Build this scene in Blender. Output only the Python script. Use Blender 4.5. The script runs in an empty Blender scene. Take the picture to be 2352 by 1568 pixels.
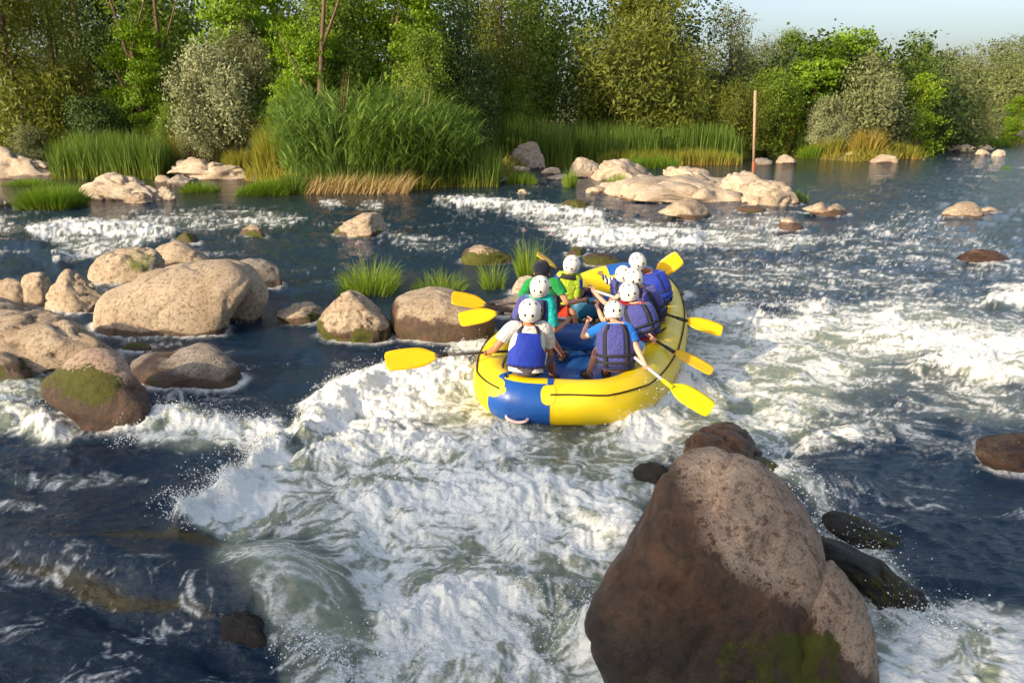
import bpy, bmesh, math, random
import numpy as np
from mathutils import Vector, Matrix
R = math.radians
rng = np.random.default_rng(7)
random.seed(7)
S = bpy.context.scene
COL = S.collection
# ---------------------------------------------------------------- camera, sky, sun, exposure
FPX, CAMH, HOR = 1718.0, 3.1, 250.0          # focal length in photo units (2352 wide), eye height, horizon row
PITCH = math.atan((784 - HOR) / FPX)
cam_d = bpy.data.cameras.new('camera'); cam = bpy.data.objects.new('camera', cam_d); COL.objects.link(cam)
cam.location = (0, 0, CAMH); cam.rotation_euler = (R(90) - PITCH, 0, 0)
cam_d.sensor_width = 36; cam_d.lens = 36 * FPX / 2352; cam_d.clip_end = 2000; cam_d.clip_start = 0.05
S.camera = cam
SUN_EL, SUN_AZ = R(21), math.atan2(-0.78, -0.62)      # sun stands behind and to the left of the camera
sun_dir = Vector((math.sin(SUN_AZ) * math.cos(SUN_EL), math.cos(SUN_AZ) * math.cos(SUN_EL), math.sin(SUN_EL)))
W = bpy.data.worlds.new('World'); S.world = W; W.use_nodes = True
wn = W.node_tree.nodes; wl = W.node_tree.links
sky = wn.new('ShaderNodeTexSky'); sky.sky_type = 'NISHITA'; sky.sun_disc = False
sky.sun_elevation = SUN_EL; sky.sun_rotation = SUN_AZ; sky.dust_density = 4.0; sky.air_density = 1.0; sky.ozone_density = 2.0
hs_ = wn.new('ShaderNodeHueSaturation'); hs_.inputs['Saturation'].default_value = 0.72; wl.new(sky.outputs[0], hs_.inputs['Color'])
wl.new(hs_.outputs[0], wn['Background'].inputs[0]); wn['Background'].inputs[1].default_value = 0.145
sd = bpy.data.lights.new('sun', 'SUN'); sd.energy = 3.6; sd.angle = R(0.6); sd.color = (1.0, 0.81, 0.54)
so = bpy.data.objects.new('sun', sd); COL.objects.link(so); so.rotation_euler = sun_dir.to_track_quat('Z', 'Y').to_euler()
S.view_settings.view_transform = 'Standard'; S.view_settings.look = 'None'
S.view_settings.gamma = 1; S.view_settings.use_curve_mapping = False; S.view_settings.exposure = 0.92
S.render.engine = 'CYCLES'
S.cycles.max_bounces = 6; S.cycles.transparent_max_bounces = 4; S.cycles.use_denoising = True

# ---------------------------------------------------------------- photo pixel <-> place
cF = np.array([0, math.cos(PITCH), -math.sin(PITCH)]); cU = np.array([0, math.sin(PITCH), math.cos(PITCH)]); cR = np.array([1., 0, 0])
cC = np.array([0, 0, CAMH])
def ray(u, v): return cR * (u - 1176) / FPX + cU * (784 - v) / FPX + cF
def onz(u, v, z=0.0):
    d = ray(u, v); return cC + d * ((z - CAMH) / d[2])
def atd(u, v, dep): return cC + ray(u, v) * dep
def proj(x, y, z):
    dx, dy, dz = x, y, z - CAMH
    w = dy * cF[1] + dz * cF[2]
    w = np.maximum(w, 1e-3)
    return 1176 + FPX * dx / w, 784 - FPX * (dy * cU[1] + dz * cU[2]) / w

# ---------------------------------------------------------------- noise
def _h(i, j, k, s):
    h = (i.astype(np.int64) * 374761393 + j.astype(np.int64) * 668265263 + k.astype(np.int64) * 2147483647 + s * 974634777) & 0xFFFFFFFF
    h = ((h ^ (h >> 13)) * 1274126177) & 0xFFFFFFFF
    return (h ^ (h >> 16)) & 0xFFFFFFFF
def pn(x, y, s=0):                                    # 2D gradient noise, about -0.7..0.7
    xi, yi = np.floor(x), np.floor(y); xf, yf = x - xi, y - yi
    u = xf * xf * xf * (xf * (xf * 6 - 15) + 10); v = yf * yf * yf * (yf * (yf * 6 - 15) + 10)
    z = np.zeros(1)
    def g(a, b):
        t = _h(xi + a, yi + b, z, s) * (2 * math.pi / 4294967296.0)
        return np.cos(t) * (xf - a) + np.sin(t) * (yf - b)
    n0 = g(0, 0); n0 = n0 + u * (g(1, 0) - n0); n1 = g(0, 1); n1 = n1 + u * (g(1, 1) - n1)
    return n0 + v * (n1 - n0)
def pn3(x, y, z, s=0):
    xi, yi, zi = np.floor(x), np.floor(y), np.floor(z); xf, yf, zf = x - xi, y - yi, z - zi
    f = lambda t: t * t * t * (t * (t * 6 - 15) + 10)
    u, v, w = f(xf), f(yf), f(zf)
    def g(a, b, c):
        h = _h(xi + a, yi + b, zi + c, s)
        t = (h & 65535) * (2 * math.pi / 65536); p = (h >> 16) / 32768.0 - 1
        q = np.sqrt(np.maximum(0, 1 - p * p))
        return q * np.cos(t) * (xf - a) + q * np.sin(t) * (yf - b) + p * (zf - c)
    def l(a, b, t): return a + t * (b - a)
    return l(l(l(g(0,0,0), g(1,0,0), u), l(g(0,1,0), g(1,1,0), u), v), l(l(g(0,0,1), g(1,0,1), u), l(g(0,1,1), g(1,1,1), u), v), w)
def sst(a, b, x):
    t = np.clip((x - a) / (b - a), 0, 1); return t * t * (3 - 2 * t)
def fbm3(P, f, o=4, s=0, g=0.5):
    r = 0; a = 1
    for i in range(o): r = r + a * pn3(P[:, 0] * f, P[:, 1] * f, P[:, 2] * f, s + i); f *= 2.03; a *= g
    return r

# ---------------------------------------------------------------- object helpers
def tag(o, label=None, cat=None, group=None, kind=None):
    if label: o['label'] = label
    if cat: o['category'] = cat
    if group: o['group'] = group
    if kind: o['kind'] = kind
    return o
def empty(name, loc=(0, 0, 0), rz=0.0):
    o = bpy.data.objects.new(name, None); COL.objects.link(o); o.location = loc; o.rotation_euler = (0, 0, rz); o.empty_display_size = 0.2
    return o
def link(name, me, mat=None, parent=None):
    o = bpy.data.objects.new(name, me); COL.objects.link(o)
    if mat is not None and len(me.materials) == 0: me.materials.append(mat)
    if parent is not None: o.parent = parent
    return o
def mesh_np(name, V, F, smooth=True, attrs=None):
    """V (n,3), F (m,k) array of same-size polygons"""
    V = np.asarray(V, np.float32); F = np.asarray(F, np.int32); k = F.shape[1]
    me = bpy.data.meshes.new(name)
    me.vertices.add(len(V)); me.vertices.foreach_set('co', V.ravel())
    me.loops.add(F.size); me.loops.foreach_set('vertex_index', F.ravel())
    me.polygons.add(len(F)); me.polygons.foreach_set('loop_start', np.arange(0, F.size, k, dtype=np.int32))
    me.polygons.foreach_set('use_smooth', np.full(len(F), smooth))
    for n, a in (attrs or {}).items():
        at = me.attributes.new(n, 'FLOAT', 'POINT'); at.data.foreach_set('value', np.asarray(a, np.float32).ravel())
    me.update(calc_edges=True); me.validate()
    return me
def from_bm(bm, name, mat=None, parent=None, smooth=True):
    me = bpy.data.meshes.new(name); bm.to_mesh(me); bm.free()
    if smooth: me.polygons.foreach_set('use_smooth', [True] * len(me.polygons))
    return link(name, me, mat, parent)
def smooth_path(P, n, closed=False):
    """Catmull-Rom resample to n points, evenly by length"""
    P = np.asarray(P, float); m = len(P); out = []
    idx = range(m if closed else m - 1)
    for i in idx:
        if closed: p0, p1, p2, p3 = P[(i - 1) % m], P[i], P[(i + 1) % m], P[(i + 2) % m]
        else: p0, p1, p2, p3 = P[max(i - 1, 0)], P[i], P[i + 1], P[min(i + 2, m - 1)]
        for t in np.linspace(0, 1, 17)[:-1]:
            out.append(0.5 * ((2 * p1) + (-p0 + p2) * t + (2 * p0 - 5 * p1 + 4 * p2 - p3) * t * t + (-p0 + 3 * p1 - 3 * p2 + p3) * t ** 3))
    out.append(P[0] if closed else P[-1]); out = np.array(out)
    d = np.r_[0, np.cumsum(np.linalg.norm(np.diff(out[:, :3], axis=0), axis=1))]
    s = np.linspace(0, d[-1], n + 1)[:-1] if closed else np.linspace(0, d[-1], n)
    return np.stack([np.interp(s, d, out[:, k]) for k in range(out.shape[1])], 1)
def tube_vf(P, rad, seg=10, closed=False, up=(0, 0, 1), flat=1.0, caps=True, arc=None):
    """sweep a circle along P; returns V, F (quads, caps as degenerate fans of quads)"""
    P = np.asarray(P, float); n = len(P); rad = np.broadcast_to(np.asarray(rad, float), (n,))
    T = (np.roll(P, -1, 0) - np.roll(P, 1, 0)) if closed else np.gradient(P, axis=0)
    T /= np.linalg.norm(T, axis=1)[:, None] + 1e-9
    up = np.asarray(up, float); A = np.cross(T, up); bad = np.linalg.norm(A, axis=1) < 1e-3
    A[bad] = np.cross(T[bad], (1, 0, 0.01)); A /= np.linalg.norm(A, axis=1)[:, None]
    B = np.cross(A, T)
    a0, a1 = arc if arc else (0, 2 * math.pi)
    full = arc is None
    ang = np.linspace(a0, a1, seg + (0 if full else 1), endpoint=not full)
    V = P[:, None] + rad[:, None, None] * (A[:, None] * np.cos(ang)[None, :, None] + B[:, None] * np.sin(ang)[None, :, None] * flat)
    m = len(ang); F = []
    for i in range(n if closed else n - 1):
        j = (i + 1) % n
        for k in range(seg):
            l = (k + 1) % m
            F.append((i * m + k, i * m + l, j * m + l, j * m + k))
    V = V.reshape(-1, 3)
    if caps and not closed and full:
        c0, c1 = len(V), len(V) + 1
        V = np.vstack([V, P[0], P[-1]])
        for k in range(0, m, 2):
            F.append((c0, (k + 2) % m, k + 1, k)); q = (n - 1) * m
            F.append((c1, q + k, q + k + 1, q + (k + 2) % m))
    return V, np.array(F)
def tube(name, P, rad, mat, parent=None, seg=10, **kw):
    V, F = tube_vf(P, rad, seg, **kw); return link(name, mesh_np(name, V, F), mat, parent)
def merge_vf(L):
    V = []; F = []; n = 0
    for v, f in L: V.append(v); F.append(np.asarray(f) + n); n += len(v)
    return np.vstack(V), np.vstack(F)

# ---------------------------------------------------------------- material helpers
def mat(name, col=(0.5, 0.5, 0.5), rough=0.6, spec=0.5, metal=0.0, **kw):
    m = bpy.data.materials.new(name); m.use_nodes = True; b = m.node_tree.nodes['Principled BSDF']
    b.inputs['Base Color'].default_value = (*col, 1); b.inputs['Roughness'].default_value = rough
    b.inputs['Specular IOR Level'].default_value = spec; b.inputs['Metallic'].default_value = metal
    for k, v in kw.items(): b.inputs[k.replace('_', ' ')].default_value = v
    return m
class NT:
    def __init__(s, m): s.t = m.node_tree; s.b = s.t.nodes['Principled BSDF']
    def n(s, ty, **kw):
        x = s.t.nodes.new(ty)
        for k, v in kw.items():
            if k[0] == '_': x.inputs[k[1:].replace('_', ' ')].default_value = v
            else: setattr(x, k, v)
        return x
    def l(s, a, b): s.t.links.new(a, b)
    def attr(s, name): return s.n('ShaderNodeAttribute', attribute_name=name).outputs['Fac']
    def noise(s, scale, detail=4, rough=0.55, vec=None, dist=0.0):
        x = s.n('ShaderNodeTexNoise', _Scale=scale, _Detail=detail, _Roughness=rough, _Distortion=dist)
        if vec is not None: s.l(vec, x.inputs['Vector'])
        return x.outputs['Fac']
    def coord(s, which='Object', scale=None):
        c = s.n('ShaderNodeTexCoord').outputs[which]
        if scale:
            mp = s.n('ShaderNodeMapping'); mp.inputs['Scale'].default_value = scale; s.l(c, mp.inputs['Vector']); c = mp.outputs[0]
        return c
    def ramp(s, fac, stops):
        r = s.n('ShaderNodeValToRGB'); e = r.color_ramp.elements
        while len(e) < len(stops): e.new(0.5)
        for i, (p, c) in enumerate(stops):
            e[i].position = p; e[i].color = (*c, 1) if not isinstance(c, (int, float)) else (c, c, c, 1)
        s.l(fac, r.inputs[0]); return r.outputs[0]
    def mix(s, f, a, b, blend='MIX'):
        x = s.n('ShaderNodeMix', data_type='RGBA', blend_type=blend)
        for i, v in ((0, f), (6, a), (7, b)):
            if isinstance(v, (int, float)): x.inputs[i].default_value = v if i == 0 else (v, v, v, 1)
            elif isinstance(v, tuple): x.inputs[i].default_value = (*v, 1)
            else: s.l(v, x.inputs[i])
        return x.outputs[2]
    def math(s, op, a, b=0.0, c=None, clamp=False):
        x = s.n('ShaderNodeMath', operation=op, use_clamp=clamp)
        for i, v in enumerate((a, b) if c is None else (a, b, c)):
            if isinstance(v, (int, float)): x.inputs[i].default_value = v
            else: s.l(v, x.inputs[i])
        return x.outputs[0]
    def bump(s, h, strength=0.3, dist=0.02, prev=None):
        x = s.n('ShaderNodeBump', _Strength=strength, _Distance=dist); s.l(h, x.inputs['Height'])
        if prev is not None: s.l(prev, x.inputs['Normal'])
        return x.outputs[0]
    def out(s, col=None, rough=None, nrm=None):
        if col is not None: s.l(col, s.b.inputs['Base Color'])
        if rough is not None: s.l(rough, s.b.inputs['Roughness'])
        if nrm is not None: s.l(nrm, s.b.inputs['Normal'])
# ---------------------------------------------------------------- ground sheet: river bed, banks, far hill
BANK = np.array([(-1500,450),(-300,410),(0,406),(60,404),(170,400),(270,398),(380,400),(480,404),(560,412),(610,432),(650,446),(720,442),(850,442),(950,438),(1010,432),(1090,428),
                 (1150,424),(1190,392),(1260,386),(1330,378),(1400,372),(1500,372),(1600,378),(1690,372),(1730,362),(1800,358),(1880,366),(1960,372),(2060,370),(2100,352),(2140,336),(2250,332),(2352,330),(3200,325)], float)
def bank_dist(bear):
    u = 1176 + FPX * np.tan(bear) / math.cos(PITCH) * 1.0
    # column of a waterline point depends a little on its row: solve once more
    v = np.interp(u, BANK[:, 0], BANK[:, 1])
    for _ in range(3):
        d = 1.0 / np.maximum(np.abs((784 - v) / FPX * math.sin(PITCH) + math.cos(PITCH)), 1e-3)
        u = 1176 + FPX * np.tan(bear) * (math.cos(PITCH) + (784 - v) / FPX * math.sin(PITCH))
        v = np.interp(u, BANK[:, 0], BANK[:, 1])
    dz = (784 - v) / FPX * math.cos(PITCH) - math.sin(PITCH)
    dy = (784 - v) / FPX * math.sin(PITCH) + math.cos(PITCH)
    return -CAMH / dz * dy / np.cos(bear)
def ground_h(x, y):
    b = np.arctan2(x, np.maximum(y, 0.1)); D = np.hypot(x, y); bd = bank_dist(np.clip(b, -0.95, 0.95))
    e = D - bd + 0.35 * pn(x * 0.5, y * 0.5, 3)
    h = -0.55 + 0.75 * sst(-1.2, 0.9, e) + 0.35 * sst(0.5, 5, e) + 0.12 * pn(x * 0.3, y * 0.3, 5) * sst(0, 3, e)
    h = h + np.clip(e - 6, 0, 60) * 0.035
    hill = sst(0.28, 0.6, b) * sst(85, 165, D) * 6.5 + sst(-0.2, 0.28, b) * sst(90, 200, D) * 3
    h = h + hill * (0.85 + 0.3 * pn(x * 0.02, y * 0.02, 9))
    # the near bank, behind the camera
    h = np.where(y < 1.5, np.maximum(h, 0) + 0.0, h)
    h = h + 1.1 * sst(1.5, -3.0, y) * 1.0
    return h
nb, nd = 260, 190
bb = np.linspace(-1.15, 1.15, nb); dd = np.concatenate([np.linspace(1.5, 60, 130), np.geomspace(61, 900, nd - 130)])
BB, DD = np.meshgrid(bb, dd)
GX, GY = (DD * np.sin(BB)).ravel(), (DD * np.cos(BB)).ravel()
GZ = ground_h(GX, GY)
ii = np.arange(nd - 1)[:, None] * nb + np.arange(nb - 1)[None]
GF = np.stack([ii, ii + 1, ii + nb + 1, ii + nb], -1).reshape(-1, 4)
m_ground = mat('bank_soil', rough=0.95, spec=0.2)
t = NT(m_ground); c = t.coord('Object')
col = t.ramp(t.noise(0.9, 6, 0.65, c), [(0.3, (0.045, 0.055, 0.015)), (0.5, (0.09, 0.095, 0.03)), (0.62, (0.16, 0.12, 0.055)), (0.8, (0.06, 0.08, 0.02))])
t.out(col, None, t.bump(t.noise(6, 6, 0.7, c), 0.8, 0.15))
g = link('ground', mesh_np('ground', np.stack([GX, GY, GZ], 1), GF), m_ground); tag(g, 'grassy river bank with stony bed and far hill', None, None, 'structure')
# near bank behind the camera
xs = np.linspace(-60, 60, 60); ys = np.linspace(-60, 1.6, 40); XX, YY = np.meshgrid(xs, ys)
ZZ = 0.55 * sst(1.6, -1.5, YY) + 0.9 * sst(0, -8, YY) + 0.2 * pn(XX * 0.3, YY * 0.3, 2) * sst(0.5, -2, YY) - 0.5
ii = np.arange(39)[:, None] * 60 + np.arange(59)[None]
nbk = link('near_bank', mesh_np('near_bank', np.stack([XX.ravel(), YY.ravel(), ZZ.ravel()], 1), np.stack([ii, ii + 1, ii + 61, ii + 60], -1).reshape(-1, 4)), m_ground)
tag(nbk, 'grassy near bank', None, None, 'structure')

# ---------------------------------------------------------------- boulders
def rock_material(name, base, dark, pale):
    m = mat(name, rough=0.85, spec=0.35); t = NT(m); c = t.coord('Object'); geo = t.n('ShaderNodeNewGeometry')
    c = geo.outputs['Position']
    big = t.noise(2.2, 5, 0.6, c, 0.4); mid = t.noise(19, 8, 0.76, c, 0.3); fine = t.noise(95, 4, 0.75, c)
    col = t.mix(t.ramp(big, [(0.32, 0.0), (0.62, 1.0)]), base, pale)
    col = t.mix(t.ramp(mid, [(0.40, 0.85), (0.50, 0.0)]), col, dark)
    col = t.mix(t.ramp(fine, [(0.38, 0.75), (0.46, 0.0)]), col, dark)
    col = t.mix(t.ramp(fine, [(0.57, 0.0), (0.66, 0.6)]), col, (0.62, 0.55, 0.48))
    wet, moss = t.attr('wet'), t.attr('moss')
    wn_ = t.math('ADD', wet, t.math('ADD', t.math('MULTIPLY', t.math('SUBTRACT', mid, 0.5), 2.0), t.math('MULTIPLY', t.math('SUBTRACT', fine, 0.5), 0.7))); wf = t.ramp(wn_, [(0.36, 0.0), (0.56, 1.0)])
    wc = t.mix(t.ramp(t.noise(7, 9, 0.78, c, 0.9), [(0.36, 0.0), (0.66, 1.0)]), (0.010, 0.006, 0.004), (0.110, 0.050, 0.025))
    wc = t.mix(t.math('MULTIPLY', t.math('SUBTRACT', wet, 0.9, clamp=True), 1.1, clamp=True), wc, (0.010, 0.008, 0.006))
    col = t.mix(t.math('MULTIPLY', wf, 0.93), col, wc)
    ms = t.math('ADD', moss, t.math('MULTIPLY', t.math('SUBTRACT', t.noise(22, 6, 0.7, c), 0.5), 1.3)); mf = t.ramp(ms, [(0.45, 0.0), (0.60, 1.0)])
    mc = t.mix(t.noise(9, 5, 0.7, c), (0.014, 0.018, 0.003), (0.115, 0.115, 0.010))
    col = t.mix(mf, col, mc)
    rg = t.math('MULTIPLY_ADD', wf, -0.46, 0.86); rg = t.mix(mf, rg, 0.8)
    bmp = t.bump(mid, 0.8, 0.035, t.bump(big, 0.5, 0.10)); bmp = t.bump(fine, 0.7, 0.008, bmp)
    cr = t.n('ShaderNodeTexVoronoi', feature='DISTANCE_TO_EDGE'); cr.inputs['Scale'].default_value = 1.6
    dv = t.n('ShaderNodeMix', data_type='VECTOR'); dv.inputs[0].default_value = 0.12; t.l(c, dv.inputs[4])
    nz = t.n('ShaderNodeTexNoise', _Scale=3.0, _Detail=4.0); t.l(c, nz.inputs['Vector']); t.l(nz.outputs['Color'], dv.inputs[5]); t.l(dv.outputs[1], cr.inputs['Vector'])
    bmp = t.bump(t.ramp(cr.outputs['Distance'], [(0.0, 0.0), (0.018, 1.0)]), 0.10, 0.02, bmp)
    t.out(col, rg, bmp); return m
M_ROCK = {
 'tan': rock_material('granite_tan', (0.34, 0.25, 0.165), (0.13, 0.09, 0.055), (0.47, 0.37, 0.265)),
 'pink': rock_material('granite_pink', (0.37, 0.25, 0.175), (0.12, 0.07, 0.045), (0.52, 0.39, 0.29)),
 'pale': rock_material('granite_pale', (0.38, 0.285, 0.20), (0.17, 0.12, 0.075), (0.52, 0.43, 0.33)),
 'grey': rock_material('granite_grey', (0.21, 0.17, 0.14), (0.07, 0.06, 0.045), (0.31, 0.265, 0.225)),
 'dark': rock_material('granite_dark', (0.085, 0.050, 0.030), (0.03, 0.02, 0.012), (0.125, 0.075, 0.045)),
}
_ico = {}
def ico(n):
    if n not in _ico:
        bm = bmesh.new(); bmesh.ops.create_icosphere(bm, subdivisions=n, radius=1)
        _ico[n] = (np.array([v.co for v in bm.verts]), np.array([[v.index for v in f.verts] for f in bm.faces])); bm.free()
    return _ico[n]
ROCKS = {}; FEET = []
def soaked(V, n): return np.full(len(V), 1.9)
def rock_vf(pts, base_v, dep=0.8, sub=4, seed=0, bumpy=0.07, extend=0.25, crease=0.06, box=2.6, zb=0.0, back=0.0, facets=0, rugged=0.0):
    """a boulder whose front outline is pts; it stands in the water line at row base_v and is dep x its width deep"""
    P = np.array(pts, float)
    uc = (P[:, 0].min() + P[:, 0].max()) / 2
    top = P[:, 1].min(); hgt = max(base_v - top, 4)
    low = P[:, 1] > base_v - 0.12 * hgt
    Q = P.copy(); Q[low, 1] += extend * hgt
    c = np.array([uc, (Q[:, 1].min() + Q[:, 1].max()) / 2]); half = (Q.max(0) - Q.min(0)) / 2
    foot = onz(uc, base_v, zb); dcam = (foot - cC) @ cF
    wid = half[0] / FPX * dcam                                   # half width in metres
    dh = wid * dep
    fdir = np.array([foot[0], foot[1], 0.0]); fdir /= np.linalg.norm(fdir)
    cen_d = dcam + dh * (0.45 + back)
    N = (Q - c) / half
    S_ = smooth_path(np.c_[N, np.zeros(len(N))], 256, closed=True)[:, :2]
    an = np.arctan2(-S_[:, 1], S_[:, 0]); rr = np.hypot(S_[:, 0], S_[:, 1]); o = np.argsort(an)
    an, rr = an[o], rr[o]; an = np.r_[an - 2 * math.pi, an, an + 2 * math.pi]; rr = np.r_[rr, rr, rr]
    V, F = ico(sub)
    th = np.arctan2(V[:, 2], V[:, 0]); s = np.hypot(V[:, 0], V[:, 2]); Rr = np.interp(th, an, rr)
    y = V[:, 1]
    s2 = (1 - np.abs(y) ** box) ** (1 / box) if box != 2 else s    # fuller than an ellipsoid
    s2 = np.minimum(s2, 1) * np.where(s > 1e-6, 1, 0)
    a, b = Rr * s2 * np.cos(th), Rr * s2 * np.sin(th)
    P0 = atd(c[0], c[1], cen_d)
    # axes: across, up (perpendicular to the line of sight), away (level)
    vd = P0 - cC; vd /= np.linalg.norm(vd)
    scale = cen_d / FPX
    right = np.array([1., 0, 0]); upv = cU
    W_ = P0 + (a * half[0] * scale)[:, None] * right + (b * half[1] * scale)[:, None] * upv + (y * dh)[:, None] * fdir
    size = max(wid, half[1] * scale)
    q = (W_ - P0) / size + seed * 7.3
    n = fbm3(q, 1.3, 5, seed, 0.5); cr = np.abs(pn3(q[:, 0] * 1.7, q[:, 1] * 1.7, q[:, 2] * 1.7, seed + 9)); cr = -np.exp(-(cr / 0.05) ** 2)
    nn = V / np.linalg.norm(V, axis=1)[:, None]
    nd_ = nn[:, :1] * right + nn[:, 2:3] * upv + nn[:, 1:2] * fdir
    W_ = W_ + nd_ * (size * (bumpy * n + crease * cr * 0.5))[:, None]
    if facets:                                                  # planar cuts give the block-like look of split granite
        fr = np.random.default_rng(seed * 31 + 5); q = W_ - P0; sc = np.array([wid, dh, half[1] * scale])
        for _ in range(facets):
            d = fr.normal(size=3); d[2] = abs(d[2]) * .9; d /= np.linalg.norm(d); ext = np.abs(d * sc); lim = np.linalg.norm(ext) * fr.uniform(.58, .86); pr = q @ d; ov = np.maximum(pr - lim, 0); q = q - ov[:, None] * d * .88
        W_ = P0 + q
        n2 = fbm3((W_ - P0) / size + seed * 3.1, 4.5, 4, seed + 60, .6); n3 = np.abs(pn3(W_[:, 0] / size * 2.6 + seed, W_[:, 1] / size * 2.6, W_[:, 2] / size * 5.0, seed + 3))
        W_ = W_ + nd_ * (size * (0.035 * n2 - 0.09 * np.exp(-(n3 / .06) ** 2)))[:, None]
    if rugged:
        q = (W_ - P0) / size; n4 = np.abs(pn3(q[:, 0] * 2.2 + 3, q[:, 1] * 2.2, q[:, 2] * 1.6, 77)); n5 = np.abs(pn3(q[:, 0] * 5 + 3, q[:, 1] * 5, q[:, 2] * 3.4, 78)); n6 = fbm3(q, 11, 3, 79, .6)
        W_ = W_ + nd_ * (size * rugged * (-0.030 * np.exp(-(n4 / .05) ** 2) + 0.050 * n4 + 0.026 * n5 + 0.008 * n6 - .02))[:, None]
    return W_, F, P0, size
def rock(name, label, pts, base_v, kind='tan', wet=0.10, drop=0.0, moss=0.0, cat='rock', group=None, lobes=(), wetside=None, mosspatch=None, **kw):
    if group in (GL, GR): wet *= 1.7
    kw.setdefault('seed', len(ROCKS) + 1); kw.setdefault('facets', 2)
    V, F, P0, size = rock_vf(pts, base_v, **kw); parts = [(V, F)]
    for lp, lb, lk in lobes:
        k2 = dict(kw); k2.update(lk); k2['seed'] = kw['seed'] + 40
        v2, f2, _, _ = rock_vf(lp, lb, **k2); parts.append((v2, f2))
    V, F = merge_vf(parts); V[:, 2] -= drop
    q = V * 1.0
    n = fbm3(q, 1.2 / max(size, 0.3), 3, 5)
    z = V[:, 2]
    wt = sst(wet * 1.35 + 0.02, wet * 0.65 - 0.02, z + n * 0.35 * min(size, 0.6)) if wet > 0 else np.zeros(len(V))
    ms = moss * sst(wet * 1.5 + 0.10 * moss + 0.03, wet * 0.5, z + 0.3 * n * min(size, 0.6)) * 0.95 * sst(-0.35, 0.25, fbm3(q, 1.6 / max(size, 0.3), 2, 15))
    if wetside: wt = np.maximum(wt, wetside(V, n))
    if mosspatch: ms = np.maximum(ms, mosspatch(V, n))
    ft = V[np.abs(V[:, 2]) < .07]
    if len(ft) > 8 and P0[1] < 32 and wetside is not soaked: FEET.append(ft[:: max(1, len(ft) // 220), :2])
    me = mesh_np(name, V, F, True, {'wet': wt, 'moss': ms})
    o = link(name, me, M_ROCK[kind]); tag(o, label, cat, group); ROCKS[label] = (P0, size)
    return o
def near_px(u, v, ru, rv):
    def f(V, n):
        a, b = proj(V[:, 0], V[:, 1], V[:, 2]); return np.exp(-(((a - u) / ru) ** 2 + ((b - v) / rv) ** 2) ** 1.5 + n * 1.6).clip(0, .72)
    return f
GL = 'boulders heaped in the left shallows'; GR = 'low rocks breaking the rapids'; GS = 'pale rock shelf beside the pole'; GB = 'rocks along the far bank'; GD = 'wet rocks in the foreground rapids'
# foreground
def big_wet(V, n):
    u, v = proj(V[:, 0], V[:, 1], V[:, 2]); n2 = pn3(V[:, 0] * 3, V[:, 1] * 3, V[:, 2] * 3, 4) * 70 + pn3(V[:, 0] * 9, V[:, 1] * 9, V[:, 2] * 9, 5) * 40
    line = np.interp(v, [1040, 1120, 1240, 1300, 1340, 1400, 1500, 1568, 1750], [1600, 1610, 1655, 1700, 1760, 1860, 1950, 2010, 2100])
    return sst(-110, 110, line - u + n2) * 0.80 + 1.15 * sst(1300, 1560, v + n2 + (1500 - u) * .25) * sst(-20, 80, line - u)
def big_moss(V, n):
    u, v = proj(V[:, 0], V[:, 1], V[:, 2]); n2 = pn3(V[:, 0] * 3, V[:, 1] * 3, V[:, 2] * 3, 7) + .6 * pn3(V[:, 0] * 8, V[:, 1] * 8, V[:, 2] * 5, 8)
    return (np.exp(-(((u - 1790) / 190) ** 2 + ((v - 1530) / 120) ** 2)) * 0.62 + n2 * 0.75).clip(0, .8) * sst(1360, 1500, v) * sst(1560, 1680, u)
rock('boulder', 'huge pinkish boulder with wet brown flank and mossy foot, biggest of all',
     [(1535,1074),(1572,1048),(1620,1039),(1680,1045),(1740,1070),(1802,1112),(1850,1162),(1888,1218),(1904,1290),(1915,1380),(1920,1568),(1900,1760),(1470,1780),(1425,1600),(1385,1500),(1356,1440),(1350,1392),(1390,1310),(1440,1232),(1482,1155),(1508,1105)],
     1640, 'pink', wet=0.05, sub=6, dep=0.75, bumpy=0.05, crease=0.03, extend=0.0, box=2.3, facets=0, rugged=0.7, group=GD, wetside=big_wet, mosspatch=big_moss,
     lobes=[([(1780,1420),(1850,1330),(1900,1295),(1935,1320),(1980,1375),(2008,1450),(2018,1560),(2015,1760),(1750,1760),(1740,1560)], 1640, dict(sub=5, dep=0.85, back=-0.1))])
rock('boulder', 'reddish brown wet boulder behind the huge foreground boulder', [(1535,1095),(1545,1040),(1595,998),(1650,984),(1700,988),(1728,1015),(1745,1040),(1785,1058),(1806,1085),(1800,1102),(1700,1110)], 1100, 'dark', wet=0.06, moss=0.8, sub=5, group=GD, wetside=lambda V, n: np.full(len(V), .75))
rock('rock', 'small black wet rock wedged left of the reddish boulder', [(1452,1088),(1480,1068),(1515,1062),(1542,1082),(1540,1112),(1490,1118)], 1112, 'dark', wet=0.5, wetside=soaked, group=GD)
rock('rock', 'flat brown rock in smooth dark water at the right picture edge', [(2240,1018),(2290,1008),(2352,1006),(2440,1012),(2480,1080),(2352,1086),(2262,1058)], 1078, 'dark', wet=0.10, moss=0.3, group=GD)
rock('rock_ledge', 'upper dark mossy ledge under thin water right of the huge boulder', [(1890,1112),(1960,1106),(2060,1155),(2200,1205),(2262,1245),(2240,1272),(2130,1240),(1990,1180)], 1262, 'dark', cat='ledge', wet=1.6, moss=0.5, sub=5, dep=0.22, extend=0.1, bumpy=0.16, facets=0, rugged=2.2, wetside=soaked, group=GD, back=-0.6, drop=0.27)
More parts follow.
